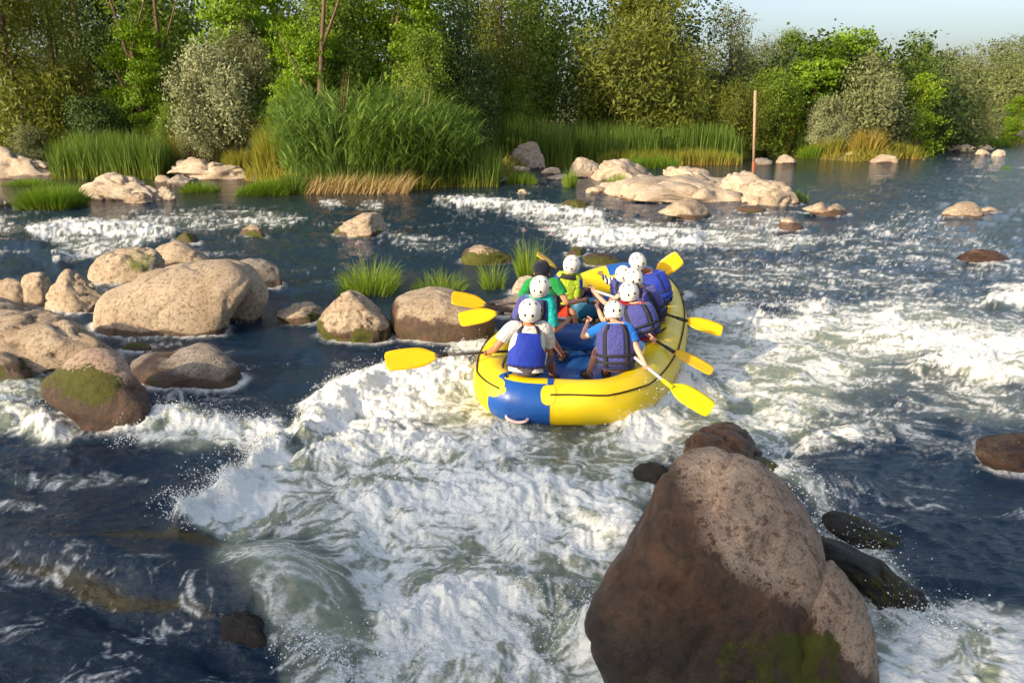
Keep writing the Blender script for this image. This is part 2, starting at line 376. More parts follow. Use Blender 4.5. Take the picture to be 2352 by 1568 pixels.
rock('rock_ledge', 'lower dark mossy ledge splashed by white water right of the huge boulder', [(1865,1140),(1950,1150),(2050,1212),(2160,1280),(2280,1362),(2230,1396),(2120,1370),(2050,1300),(1960,1235)], 1385, 'dark', cat='ledge', wet=1.6, moss=0.5, sub=5, dep=0.26, extend=0.1, bumpy=0.18, facets=0, rugged=2.2, wetside=soaked, group=GD, back=-0.6, drop=0.30)
rock('rock', 'submerged brown rock with water sheeting over it in the foreground', [(470,1430),(500,1368),(548,1345),(590,1358),(640,1410),(700,1470),(740,1510),(640,1530),(520,1500)], 1500, 'dark', wet=2.0, moss=0.3, sub=5, dep=0.5, extend=0.1, facets=0, rugged=1.5, wetside=soaked, group=GD, back=-0.2, drop=0.17)
# left heap
rock('boulder', 'largest smooth pale boulder of the left heap, humped with a deep crease', [(213,722),(230,682),(290,655),(345,628),(430,611),(500,600),(540,605),(575,640),(520,740),(500,757),(440,771),(350,779),(262,768),(222,748)], 768, 'tan', wet=0.07, moss=0.25, sub=6, facets=0, dep=0.55, bumpy=0.045, crease=0.05, group=GL, box=3.0,
     lobes=[([(440,640),(490,604),(540,600),(575,612),(602,640),(615,672),(604,706),(580,733),(520,745),(450,730)], 735, dict(sub=5, dep=0.8))])
rock('boulder', 'rounded tan boulder with a grass tuft behind the largest left boulder', [(203,632),(228,592),(285,572),(340,571),(380,590),(398,612),(385,645),(330,660),(240,655)], 655, 'tan', wet=0.04, sub=5, group=GL)
rock('boulder', 'pointed grey tan boulder at the back of the left heap', [(355,580),(380,560),(415,555),(455,572),(487,603),(440,618),(385,618)], 616, 'tan', wet=0.05, group=GL)
rock('boulder', 'reddish grey boulder behind the right end of the largest left boulder', [(548,602),(600,596),(640,614),(653,645),(640,668),(605,671),(570,650)], 668, 'grey', wet=0.10, group=GL)
rock('boulder', 'jagged angular tan boulder in the middle of the left heap', [(90,716),(112,668),(138,628),(150,616),(182,624),(200,642),(250,662),(242,684),(216,722),(172,730),(140,722)], 724, 'tan', wet=0.0, sub=5, bumpy=0.13, crease=0.15, facets=12, group=GL)
rock('boulder', 'egg shaped upright boulder left of the jagged one', [(48,646),(72,626),(104,627),(117,650),(108,690),(85,714),(60,704)], 710, 'tan', wet=0.0, group=GL)
rock('boulder', 'rounded boulder at the left picture edge beside the egg shaped one', [(-50,655),(-5,644),(18,638),(44,642),(64,668),(64,702),(35,716),(-50,712)], 708, 'tan', wet=0.0, group=GL)
rock('boulder', 'small rough boulder at the left edge above the broad flat one', [(-60,700),(-5,684),(38,698),(66,722),(20,740),(-60,740)], 732, 'grey', wet=0.0, group=GL)
rock('boulder', 'broad flat grainy boulder reaching in from the left edge', [(-180,765),(-80,730),(0,722),(85,721),(165,728),(228,752),(266,782),(272,816),(240,832),(150,850),(60,860),(-40,868),(-180,850)], 850, 'tan', wet=0.05, sub=5, dep=0.6, bumpy=0.05, group=GL)
rock('boulder', 'mossy boulder at the left edge below the broad flat one', [(-80,825),(-10,806),(30,822),(60,842),(76,862),(40,882),(-80,885)], 880, 'tan', wet=0.12, moss=1.0, group=GL)
rock('boulder', 'big brown boulder with yellow green moss on its left flank', [(92,885),(140,840),(195,810),(248,806),(288,828),(310,868),(340,905),(346,945),(322,975),(270,988),(220,988),(160,950),(108,912)], 985, 'pink', wet=0.30, moss=0.2, sub=5, dep=0.8, group=GL, facets=0, mosspatch=near_px(185, 880, 95, 52))
rock('boulder', 'long low boulder with raised right end beside the mossy brown one', [(296,838),(330,823),(390,818),(440,803),(480,796),(520,814),(545,850),(562,878),(515,890),(450,895),(370,886),(312,862)], 889, 'grey', wet=0.13, moss=0.5, sub=5, dep=0.7, facets=0, group=GL)
rock('rock', 'small moss covered rock under the largest left boulder', [(270,798),(305,788),(345,794),(338,810),(290,816)], 812, 'dark', wet=0.3, moss=1.0, group=GL)
rock('rock', 'dark half sunk rock right of the mossy brown boulder', [(342,930),(398,922),(430,944),(418,966),(350,968)], 964, 'dark', wet=0.4, moss=0.6, group=GL)
rock('rock', 'small round mossy rock in the rapids behind the left heap', [(403,552),(428,533),(452,543),(460,560),(430,566),(408,562)], 562, 'tan', wet=0.16, moss=1.0, group=GR)
rock('rock', 'small tan rock with mossy foot above the largest left boulder', [(552,532),(578,515),(606,526),(614,542),(590,548),(565,544)], 545, 'tan', wet=0.12, moss=1.0, group=GR)
rock('boulder', 'tan double humped boulder alone in the upper rapids', [(766,536),(800,506),(838,490),(878,492),(898,518),(897,538),(868,548),(800,546)], 546, 'tan', wet=0.09, moss=0.9, sub=5, group=GR, bumpy=0.06)
rock('rock', 'flat angular rock with two mossy edges left of the pointed boulder', [(633,722),(680,700),(712,697),(746,716),(738,742),(690,748),(655,736)], 744, 'tan', wet=0.07, moss=1.0, bumpy=0.12, group=GR)
rock('boulder', 'pointed tan boulder with mossy waterline left of the raft', [(727,752),(758,702),(798,668),(832,676),(870,706),(900,752),(894,784),(842,790),(782,778)], 787, 'tan', wet=0.13, moss=0.9, sub=5, group=GR)
rock('boulder', 'rounded tan boulder behind the yellow paddle blades', [(892,728),(912,686),(958,668),(1010,664),(1060,680),(1108,702),(1132,732),(1120,772),(1050,784),(958,778),(908,762)], 780, 'tan', wet=0.22, moss=0.45, sub=5, facets=0, group=GR)
rock('rock', 'flat moss sided rock behind the grass tuft in midstream', [(1058,590),(1078,570),(1130,565),(1170,582),(1173,600),(1130,608),(1070,606)], 606, 'tan', wet=0.14, moss=1.0, group=GR)
rock('rock', 'small rounded rock beside the grass left of the raft crew', [(1168,660),(1182,636),(1215,633),(1245,650),(1235,678),(1190,684)], 680, 'pale', wet=0.03, group=GR)
rock('rock', 'sloping grey rock against the left side of the raft', [(1118,700),(1160,690),(1215,668),(1255,670),(1265,720),(1200,735),(1130,725)], 728, 'grey', wet=0.1, group=GR)
rock('rock', 'small mossy rock upstream of the raft', [(1294,582),(1320,568),(1350,577),(1345,592),(1305,592)], 590, 'tan', wet=0.12, moss=1.0, group=GR)
rock('rock', 'dark mossy slanting rock upstream of the raft', [(1335,585),(1385,580),(1430,603),(1425,618),(1370,614)], 616, 'tan', wet=0.4, moss=0.7, group=GR)
rock('boulder', 'broad grey boulder rising behind the bow of the raft', [(1340,655),(1380,628),(1440,612),(1500,614),(1545,640),(1575,668),(1584,705),(1540,722),(1400,712)], 700, 'grey', wet=0.06, moss=0.2, sub=5, dep=0.35, back=0.9, extend=0.35, group=GR)
rock('rock', 'smooth tan wedge shaped rock in the rapids below the shelf', [(1512,486),(1540,468),(1575,459),(1608,466),(1632,490),(1640,508),(1600,504),(1540,494)], 505, 'tan', wet=0.09, moss=0.6, group=GR)
rock('rock', 'small split brown rock right of the wedge shaped rock', [(1782,522),(1798,502),(1822,502),(1848,524),(1842,533),(1800,533)], 531, 'pink', wet=0.12, moss=0.5, bumpy=0.12, group=GR)
rock('rock', 'tan twin lumped rock at the downstream end of the shelf', [(1842,478),(1865,466),(1888,461),(1900,476),(1922,468),(1946,484),(1950,499),(1900,500),(1870,492)], 498, 'tan', wet=0.08, moss=0.4, group=GR)
rock('rock', 'flat tan domed rock in the far right water', [(2162,492),(2198,469),(2232,465),(2262,484),(2272,500),(2215,503)], 500, 'tan', wet=0.06, moss=0.4, group=GR)
rock('rock', 'low tan rock tucked behind the far right domed one', [(2248,484),(2275,474),(2297,488),(2270,493)], 491, 'tan', wet=0.04, group=GR)
rock('rock', 'long brown wet rock at the right edge of the rapids', [(2186,582),(2220,574),(2280,574),(2315,590),(2324,610),(2265,606),(2210,592)], 606, 'dark', wet=0.12, moss=0.2, dep=0.5, group=GR)
rock('rock', 'green mossy hump at the start of the upper rapids', [(1286,472),(1310,459),(1345,463),(1358,480),(1310,484)], 481, 'dark', wet=0.3, moss=1.0, group=GR)
# shelf
shelf = [
 ('long low tan ledge that joins the shelf blocks at the waterline', [(1350,418),(1440,404),(1560,408),(1680,422),(1790,448),(1760,468),(1640,458),(1500,444),(1400,436)], 456, 0.10),
 ('low pale end of the rock shelf among cattails', [(1313,400),(1318,372),(1345,365),(1368,380),(1385,400),(1350,412)], 408, 0.06),
 ('white domed block at the left of the rock shelf', [(1345,405),(1370,385),(1410,372),(1455,376),(1490,398),(1502,415),(1400,418)], 416, 0.05),
 ('long flat slab in the middle of the rock shelf', [(1418,422),(1460,410),(1530,408),(1620,412),(1660,424),(1650,442),(1560,442),(1470,434)], 440, 0.04),
 ('pale humped block on top of the middle shelf slab', [(1510,412),(1528,391),(1580,386),(1625,398),(1662,418),(1640,432),(1540,430)], 430, 0.0),
 ('tall white block that the pole stands on', [(1636,446),(1652,416),(1690,398),(1725,395),(1755,402),(1768,425),(1750,458),(1690,462)], 458, 0.06),
 ('rough pale block at the downstream end of the shelf', [(1700,465),(1712,432),(1750,418),(1795,424),(1825,445),(1838,472),(1800,480),(1740,474)], 476, 0.06),
]
def grow(pts, a, b):
    q = np.array(pts, float); c = q.mean(0); return (c + (q - c) * (a, b)).tolist()
for lb, pts, bv, wt in shelf:
    pts = grow(pts, 1.22, 1.12)
    rock('rock_block', lb, pts, bv, 'pale', wet=wt, bumpy=0.13, crease=0.16, facets=9, cat='rock', dep=0.8, group=GS, sub=5)
for lb, pts, bv, k, ms in [
 ('small brown rock in front of the shelf slab', [(1515,450),(1550,446),(1620,447),(1655,456),(1640,466),(1560,464)], 463, 'tan', 0.3),
 ('low tan rock with grass left of the shelf', [(1345,436),(1370,428),(1395,435),(1390,446),(1350,446)], 444, 'tan', 0.3),
 ('small dry rock below the tall white boulder', [(1243,398),(1258,386),(1285,386),(1292,398),(1262,402)], 400, 'pale', 0.0),
 ('small flat rock between the cattail tufts', [(1255,410),(1275,402),(1305,402),(1318,412),(1280,416)], 414, 'pale', 0.0),
 ('tiny orange rock at the edge of the upper rapids', [(1188,440),(1200,434),(1215,440),(1210,446),(1192,446)], 445, 'tan', 0.6),
 ('dark half sunk rock under the shelf block', [(1680,482),(1720,474),(1760,480),(1750,490),(1700,490)], 489, 'dark', 0.8)]:
    rock('rock', lb, pts, bv, k, wet=0.05, moss=ms, group=GS)
# far bank
for lb, pts, bv, k, dep in [
 ('tall split pinkish boulder in front of the reeds', [(1158,372),(1175,348),(1205,332),(1236,330),(1246,352),(1252,378),(1246,390),(1190,392)], 388, 'pale', 0.7),
 ('low rock at the left foot of the tall split boulder', [(1128,392),(1145,376),(1185,378),(1215,390),(1190,400),(1145,400)], 397, 'pale', 0.6),
 ('pale rock at the edge of the big reed clump', [(1118,366),(1135,348),(1158,348),(1166,368),(1140,374)], 372, 'pale', 0.7),
 ('small flat rock under the low bank rock', [(1140,415),(1160,408),(1195,412),(1200,420),(1160,424)], 421, 'pale', 0.6),
 ('long white rock slab at the left picture edge', [(-120,345),(-40,336),(15,338),(60,360),(108,376),(142,402),(120,414),(40,408),(-120,412)], 410, 'pale', 0.35),
 ('long white rock slab below the silver bush', [(358,384),(382,364),(440,359),(505,376),(560,386),(584,398),(570,414),(500,414),(410,400)], 412, 'pale', 0.3),
 ('cracked pinkish rock beside the cattails on the left', [(162,418),(210,398),(250,396),(295,412),(345,432),(368,450),(335,464),(270,458),(190,442)], 460, 'pale', 0.4),
 ('small pale rock at the right end of the cracked rock', [(352,452),(370,430),(395,438),(406,454),(375,462)], 459, 'pale', 0.7),
 ('mossy footed small rock below the cracked rock', [(280,456),(302,443),(340,448),(348,466),(312,470)], 468, 'tan', 0.7),
 ('low grey rock under the long white slab', [(375,424),(408,405),(445,408),(462,420),(430,430)], 427, 'grey', 0.5),
 ('small rock at the left end of the low grey one', [(352,415),(368,402),(388,410),(388,420),(362,422)], 420, 'tan', 0.7),
 ('flat rocks lying above the long white slab', [(370,352),(395,343),(430,346),(440,358),(395,362)], 360, 'grey', 0.5),
 ('tan rock beside the grass hummock at the left edge', [(-60,462),(-20,450),(20,455),(26,470),(0,478),(-60,478)], 476, 'pale', 0.7),
 ('smooth white rock at the still water right of the pole', [(1776,366),(1795,358),(1822,358),(1830,372),(1800,378)], 376, 'pale', 0.6),
 ('low rock at the foot of the yellow grass by the pole', [(1722,374),(1740,364),(1770,366),(1776,376),(1745,380)], 379, 'grey', 0.6),
 ('white domed rock below the silver green bush', [(1893,350),(1905,340),(1928,338),(1938,352),(1915,360)], 359, 'pale', 0.7),
 ('broad white rock right of the domed one', [(1922,360),(1930,346),(1958,342),(1990,350),(2004,364),(1960,368)], 366, 'pale', 0.6),
 ('brown rock spit ending the grassy bank', [(1998,372),(2020,358),(2050,356),(2072,368),(2050,376)], 374, 'tan', 0.7),
 ('tan rock under the bright yellow green shrub', [(2118,342),(2132,322),(2158,322),(2168,340),(2140,346)], 344, 'tan', 0.7),
 ('long low rock on the far right shore', [(2160,344),(2180,334),(2205,334),(2214,344),(2185,349)], 347, 'tan', 0.6),
 ('round white rock on the far right shore', [(2205,346),(2215,332),(2232,332),(2240,346),(2222,352)], 350, 'pale', 0.7),
 ('flat white rock right of the round white one', [(2236,352),(2250,344),(2268,346),(2276,354),(2255,358)], 357, 'pale', 0.7),
 ('grey rock behind the flat white one', [(2245,342),(2258,332),(2275,334),(2280,344),(2262,348)], 347, 'pale', 0.7),
 ('small white rock near the right edge of the far shore', [(2278,356),(2290,346),(2308,348),(2312,358),(2294,362)], 360, 'pale', 0.7),
 ('big grey boulder at the right picture edge of the far shore', [(2306,320),(2318,298),(2350,290),(2410,294),(2430,322),(2350,330)], 328, 'grey', 0.7),
 ('small rock in the cattails before the willow', [(1395,356),(1420,348),(1455,350),(1460,362),(1420,366)], 364, 'pale', 0.7),
 ('grey rock at the foot of the cattail stand', [(1510,374),(1525,362),(1550,364),(1555,376),(1530,380)], 378, 'grey', 0.7)]:
    ex = {'extend': 0.3}; pts = grow(pts, 1.10, 1.12)
    rock('bank_rock', lb, pts, bv, k, wet=0.05, moss=0.15, dep=dep, bumpy=0.12, crease=0.14, facets=7, group=GB, sub=5 if ('long' in lb or 'cracked' in lb or 'tall' in lb) else 4, **ex)
# ---------------------------------------------------------------- water surface
def poly_sd(u, v, P):
    """signed distance in photo units, positive inside"""
    P = np.asarray(P, float); d = np.full(u.shape, 1e9); ins = np.zeros(u.shape, bool); n = len(P)
    for i in range(n):
        a, b = P[i], P[(i + 1) % n]; e = b - a; wx, wy = u - a[0], v - a[1]
        t = np.clip((wx * e[0] + wy * e[1]) / (e @ e + 1e-9), 0, 1)
        d = np.minimum(d, np.hypot(wx - e[0] * t, wy - e[1] * t))
        c = ((a[1] <= v) & (b[1] > v)) | ((b[1] <= v) & (a[1] > v))
        with np.errstate(divide='ignore', invalid='ignore'):
            ins ^= c & (u < a[0] + (v - a[1]) / (b[1] - a[1] + 1e-12) * e[0])
    return np.where(ins, d, -d)
def line_d(u, v, P, asp=1.0):
    P = np.asarray(P, float); d = np.full(u.shape, 1e9)
    for a, b in zip(P[:-1], P[1:]):
        e = (b - a) * (1, asp); wx, wy = u - a[0], (v - a[1]) * asp
        t = np.clip((wx * e[0] + wy * e[1]) / (e @ e + 1e-9), 0, 1)
        d = np.minimum(d, np.hypot(wx - e[0] * t, wy - e[1] * t))
    return d
# foam zones: (polygon, strength, softness)
FOAM_P = [
 ([(430,1225),(480,1170),(560,1120),(610,1050),(700,1035),(690,1000),(690,950),(760,905),(860,865),(1000,845),(1110,860),(1160,960),(1300,1000),(1420,985),(1500,925),(1560,830),(1580,720),
   (1700,705),(1760,735),(1900,720),(1990,690),(2120,690),(2250,730),(2352,740),(2600,780),(2600,860),(2352,880),(2250,900),(2120,830),(2000,840),(1900,940),(1800,1020),(1740,1040),(1600,1000),(1480,1080),(1500,1130),(1420,1280),
   (1340,1390),(1380,1480),(1500,1560),(1520,1720),(700,1750),(830,1560),(830,1450),(800,1320),(700,1265),(600,1240),(540,1262)], 0.74, 45),
 ([(430,1225),(480,1170),(560,1120),(610,1050),(640,1040),(690,1060),(700,1110),(620,1180),(600,1240),(540,1262)], 1.2, 24),
 ([(690,1000),(690,940),(760,900),(860,862),(1000,845),(1090,860),(1120,930),(960,960),(830,1000),(740,1020)], 1.1, 24),
 ([(900,1350),(1100,1300),(1300,1340),(1340,1400),(1400,1490),(1500,1560),(1500,1720),(740,1720),(840,1520),(830,1450)], 0.98, 60),
 ([(1400,980),(1430,930),(1500,900),(1560,840),(1590,760),(1640,900),(1560,1000),(1530,1060),(1450,1060)], 0.95, 36),
 ([(280,990),(360,962),(450,955),(560,975),(690,975),(690,1010),(600,1020),(450,1030),(330,1030)], 0.72, 26),
 ([(-200,900),(40,905),(120,950),(170,1000),(150,1030),(60,1010),(-200,960)], 0.66, 24),
 ([(-200,870),(100,870),(130,910),(60,925),(-200,930)], 0.5, 18),
 ([(60,520),(130,505),(260,500),(380,515),(420,530),(330,560),(240,585),(130,600),(160,560),(70,545)], 0.70, 16),
 ([(300,490),(560,480),(700,500),(660,520),(480,530),(380,535)], 0.50, 12),
 ([(-100,500),(20,505),(60,530),(-100,545)], 0.5, 10),
 ([(1000,452),(1100,455),(1250,470),(1400,490),(1380,510),(1200,498),(1080,480),(1000,462)], 0.66, 12),
 ([(1180,490),(1300,500),(1500,515),(1700,530),(1900,545),(1850,575),(1600,570),(1380,575),(1300,560),(1250,530)], 0.68, 18),
 ([(880,520),(960,545),(1060,560),(1020,590),(900,560)], 0.40, 14),
 ([(1600,500),(1760,490),(1860,520),(1780,540),(1640,530)], 0.45, 14),
 ([(1900,540),(2100,480),(2250,540),(2352,600),(2352,650),(2100,620),(1900,600)], 0.30, 24),
 ([(2280,660),(2352,655),(2500,660),(2500,710),(2300,705)], 0.85, 14),
 ([(1600,600),(1900,600),(2200,640),(2100,690),(1800,680),(1600,650)], 0.36, 24),
 ([(2110,770),(2200,800),(2352,800),(2500,800),(2500,880),(2352,890),(2250,880),(2130,830)], 0.95, 20),
 ([(1700,1040),(1790,1025),(1860,1090),(1930,1180),(2050,1300),(2140,1380),(2352,1400),(2600,1420),(2600,1750),(2010,1750),(2010,1420),(1950,1300),(1850,1150),(1740,1090)], 0.66, 34),
 ([(2010,1440),(2120,1420),(2352,1480),(2600,1480),(2600,1750),(2010,1750)], 1.0, 40),
 ([(1040,780),(1100,760),(1150,790),(1110,830),(1030,815)], 0.75, 14),
 ([(620,1500),(700,1490),(800,1530),(820,1700),(640,1700)], 0.6, 30),
 ([(-200,1300),(150,1290),(400,1330),(520,1420),(560,1568),(480,1700),(-200,1700)], 0.17, 60), ([(0,1090),(250,1085),(340,1100),(250,1125),(0,1120)], 0.33, 16),
 ([(-100,1160),(60,1158),(130,1170),(0,1190),(-100,1180)], 0.45, 14),
 ([(1400,870),(1560,700),(1900,800),(2150,1000),(1950,1030),(1700,1060),(1500,1050)], 0.42, 60),
 ([(1800,700),(2352,660),(2600,660),(2600,1000),(2200,980),(1900,900)], 0.40, 50),
 ([(515,1278),(640,1248),(760,1302),(830,1400),(875,1495),(760,1525),(670,1490),(590,1400),(520,1335)], 0.60, 48),
 ([(300,760),(420,775),(420,790),(280,790)], 0.4, 10), ([(730,455),(790,462),(790,475),(740,475)], 0.6, 8), ([(830,462),(880,465),(870,478),(830,478)], 0.55, 8),
]
# raised crests: (polyline, width, height)
CREST = [
 ([(430,1222),(500,1165),(570,1115),(612,1058),(650,1045)], 34, 0.20), ([(700,1000),(750,945),(800,915),(880,880),(980,862),(1090,862)], 34, 0.20),
 ([(280,985),(400,965),(520,972),(640,990)], 24, 0.10), ([(1440,970),(1500,930),(1560,880)], 40, 0.16),
 ([(1590,730),(1700,715),(1800,710),(1900,712)], 18, 0.12), ([(1730,760),(1900,745),(2050,735)], 18, 0.10),
 ([(2120,835),(2200,845),(2352,850)], 26, 0.22), ([(2000,760),(2150,790),(2352,800)], 24, 0.14), ([(2280,690),(2352,690)], 16, 0.2),
 ([(80,540),(150,525),(300,530),(400,540)], 16, 0.16), ([(1040,462),(1200,478),(1380,498)], 12, 0.15), ([(1320,545),(1450,540),(1600,548)], 13, 0.20),
 ([(-100,560),(60,560),(140,600)], 22, 0.18), ([(1340,560),(1420,545),(1480,560)], 16, 0.15), ([(-50,940),(60,950),(120,990)], 26, 0.12),
 ([(1345,1430),(1400,1490),(1480,1560)], 40, 0.20), ([(900,1420),(1020,1380),(1150,1340),(1290,1350)], 46, 0.14), ([(880,1150),(1050,1120),(1250,1130),(1400,1160)], 60, 0.10), ([(860,1010),(1000,1040),(1150,1050)], 50, 0.08),
 ([(1850,1010),(1950,1000),(2050,995)], 18, 0.06), ([(720,1060),(820,1030),(900,1010)], 34, 0.10), ([(1200,1230),(1330,1260),(1400,1200)], 40, 0.08),
]
CREST_W = []   # filled for the spray
nb, nd = 850, 780
bb = np.concatenate([np.linspace(-0.95, -0.66, 40)[:-1], np.linspace(-0.66, 0.66, nb - 78), np.linspace(0.66, 0.95, 40)[1:]])
nb = len(bb)
inv = np.concatenate([np.linspace(1 / 2.2, 1 / 95, nd - 20), 1 / np.geomspace(100, 300, 20)]); dd = 1 / inv
BB, DD = np.meshgrid(bb, dd)
X, Y = (DD * np.sin(BB)).ravel(), (DD * np.cos(BB)).ravel()
U, Vv = proj(X, Y, 0.0)
def warp(f, a, s):
    return X * 1.0 + a * pn(X * f, Y * f, s), Y * 1.0 + a * pn(X * f, Y * f, s + 1)
# noise fields that break up the zone edges
e1 = pn(X * 1.1, Y * 0.9, 11) + 0.5 * pn(X * 2.7, Y * 2.2, 12) + 0.3 * pn(X * 6, Y * 5, 13)
pxm = FPX / np.maximum(DD.ravel(), 2)          # photo units per metre
eU, eV = U + e1 * 0.10 * pxm, Vv + 0.06 * pxm * (pn(X * 1.3, Y * 1.1, 15) + 0.5 * pn(X * 3.3, Y * 3.0, 16))
mask = np.zeros(X.shape)
for P, s_, so_ in FOAM_P:
    P = np.array(P, float); lo, hi = P.min(0) - 2 * so_, P.max(0) + 2 * so_
    q = (eU > lo[0]) & (eU < hi[0]) & (eV > lo[1]) & (eV < hi[1])
    mask[q] = np.maximum(mask[q], s_ * sst(-so_, so_ * 0.8, poly_sd(eU[q], eV[q], P)))
crest = np.zeros(X.shape); crh = np.zeros(X.shape)
for P, w_, h_ in CREST:
    P = np.array(P, float); lo, hi = P.min(0) - 3.5 * w_, P.max(0) + 3.5 * w_
    q = (eU > lo[0]) & (eU < hi[0]) & (eV > lo[1]) & (eV < hi[1])
    k = np.exp(-(line_d(eU[q], eV[q], P) / w_) ** 2)
    crest[q] = np.maximum(crest[q], k); crh[q] = np.maximum(crh[q], k * h_)
# churn: how rough the water is; calm pools stay flat
calm = np.zeros(X.shape)
for P, so_ in [([(1180,365),(1700,365),(1800,350),(2080,330),(2120,380),(2000,420),(1850,430),(1640,415),(1420,395),(1200,415)], 14),
               ([(-400,400),(640,400),(1140,420),(1140,436),(600,470),(-400,492)], 12), ([(560,690),(740,760),(640,800),(560,780)], 30), ([(900,600),(1250,600),(1250,660),(900,670)], 14)]:
    calm = np.maximum(calm, sst(-so_, so_, poly_sd(U, Vv, P)))
slick = sst(-50, 60, poly_sd(U, Vv, [(-500,1260),(200,1225),(420,1240),(540,1275),(600,1350),(560,1500),(640,1750),(-500,1750)]))
rough = (1 - 0.92 * calm) * (1 - 0.25 * slick)
# ripples
fs_ = sst(9, 16, DD.ravel())
x1, y1 = warp(0.9, 0.35, 21)
rip = 0.055 * pn(x1 * 0.8, y1 * 1.3, 31) + 0.050 * (0.35 - np.abs(pn(x1 * 1.7, y1 * 2.6, 32))) + 0.030 * (0.35 - np.abs(pn(x1 * 3.6, y1 * 5.2, 33))) + 0.012 * pn(x1 * 8, y1 * 11, 34) + 0.005 * pn(X * 18, Y * 24, 35)
h = rip * rough * (1.15 + 0.35 * fs_) + slick * (0.020 * pn(x1 * 2.0 - y1 * 0.6, y1 * 8, 36) + 0.010 * (.3 - np.abs(pn(x1 * 5, y1 * 17, 37))) * 2)
# foam web: domain-warped ridges, drawn out along the flow
x2, y2 = warp(1.4, 0.45, 41); x2 = x2 + 0.10 * pn(X * 5, Y * 5, 43); y2 = y2 + 0.10 * pn(X * 5, Y * 5, 44)
fs = sst(9, 16, DD.ravel())                     # streaks lie across the view upstream, swirl in the pool below
ax = 2.2 * (1 - 0.4 * fs); ay = 2.2 * (1 + 0.5 * fs)
w1 = 1 - np.abs(pn(x2 * ax * 0.6, y2 * ay * 0.6, 51)) * 3.0
w2 = 1 - np.abs(pn(x2 * ax * 1.7, y2 * ay * 1.7, 52)) * 3.0
w3 = 1 - np.abs(pn(x2 * ax * 4.4, y2 * ay * 4.4, 53)) * 3.0
w4 = pn(x2 * ax * 11, y2 * ay * 11, 54); w5 = pn(X * 50, Y * 46, 55)
web = 0.36 * w1 + 0.32 * w2 + 0.22 * w3 + 0.24 * w4 + 0.12 * w5
lowf = pn(X * 0.9, Y * 1.2, 61)
mk = mask * (1 + 0.55 * lowf) + 0.4 * crest * (mask > 0.05)
web = 0.30 * w1 + 0.34 * w2 + 0.28 * w3 + 0.30 * w4 + 0.16 * w5
qs = np.quantile(web[::37], [0.01, 0.06, 0.25, 0.5, 0.75, 0.93, 0.995])
thr = np.interp(mk, [0.0, 0.24, 0.50, 0.78, 1.02, 1.25, 1.5], qs[::-1])
foam = sst(-0.26, 0.28, web - thr) * sst(0.03, 0.2, mk)
foam = foam ** 0.9 * (0.80 + 0.20 * sst(0.5, 1.1, mk))
# stray flecks on ripple crests
fleck = sst(0.74, 1.20, web + 0.9 * pn(X * 0.7, Y * 1.0, 71)) * rough * (1 - slick) * sst(-0.15, 0.3, pn(X * 0.35, Y * 0.5, 72)) * 0.55
foam = np.maximum(foam, fleck * (1 - calm))
foam = np.where(calm > 0.5, foam * 0.2, foam)
aer = sst(0.15, 0.85, mask + 0.25 * lowf) * (1 - 0.5 * fs)
# bulk shape
h = h + 0.85 * crh * (0.85 + 0.35 * pn(X * 2, Y * 2, 81) + 0.2 * pn(X * 6, Y * 6, 82))
tongue = sst(-110, 130, poly_sd(eU * 0.3 + U * 0.7, eV * 0.3 + Vv * 0.7, [(-600,1235),(200,1200),(430,1232),(540,1268),(640,1300),(720,1400),(640,1480),(560,1500),(640,1800),(-600,1800)]))
h = h + 0.13 * tongue + 0.22 * np.exp(-((U - 650) / 120) ** 2 - ((Vv - 1365) / 85) ** 2) + 0.06 * np.exp(-((Vv - 1330 - (U - 300) * 0.28) / 42) ** 2) * slick - 0.10 * np.exp(-((Vv - 1450 - (U - 300) * 0.42) / 55) ** 2) * slick
h = h - 0.10 * sst(-60, 60, poly_sd(U, Vv, [(850,1200),(1400,1200),(1500,1700),(800,1700)]))
h = h + 0.10 * sst(0, -200, poly_sd(U, Vv, [(-2000,1050),(3000,1050),(3000,2500),(-2000,2500)])) * 0
# churned lumps in the foam
near = sst(22, 8, DD.ravel())
lump = 0.20 * np.abs(pn(x2 * 1.9, y2 * 1.9, 91)) + 0.13 * np.abs(pn(x2 * 4.3, y2 * 4.3, 92)) + 0.065 * np.abs(pn(X * 9.5 + x2, Y * 9.5 + y2, 93)) + 0.030 * np.abs(pn(X * 21, Y * 21, 94)) + 0.012 * np.abs(pn(X * 46, Y * 46, 95)) - 0.07
lump = lump * 0.46
sheet = sst(-60, 40, poly_sd(U, Vv, FOAM_P[-4][0]))
h = h + lump * np.clip(mk, 0, 1.3) * (0.75 + 0.75 * crest) * (1 - 0.8 * sheet)
foam = foam * (1 - 0.25 * sheet); aer = np.maximum(aer, 0.95 * sheet)
# water rides up and froths round the rocks
ring = np.full(X.shape, 9.0)
for ft in FEET:
    lo, hi = ft.min(0) - .4, ft.max(0) + .4; q = np.where((X > lo[0]) & (X < hi[0]) & (Y > lo[1]) & (Y < hi[1]))[0]
    for c_ in np.array_split(q, max(1, len(q) // 4000)):
        if len(c_): ring[c_] = np.minimum(ring[c_], np.sqrt(((X[c_, None] - ft[None, :, 0]) ** 2 + (Y[c_, None] - ft[None, :, 1]) ** 2).min(1)))
rg_ = np.exp(-(ring / (.045 + .05 * (pn(X * 3, Y * 3, 111) + .4))) ** 2)
foam = np.maximum(foam, 0.7 * rg_ * sst(-.05, .5, web + .5 * pn(X * 1.3, Y * 1.3, 112)) * rough)
h = h + 0.035 * np.exp(-(ring / .14) ** 2) * rough
WX, WY, WH, WFOAM = X, Y, h, foam
bx = pn(X * 2.2, Y * 4.0, 101) * 26
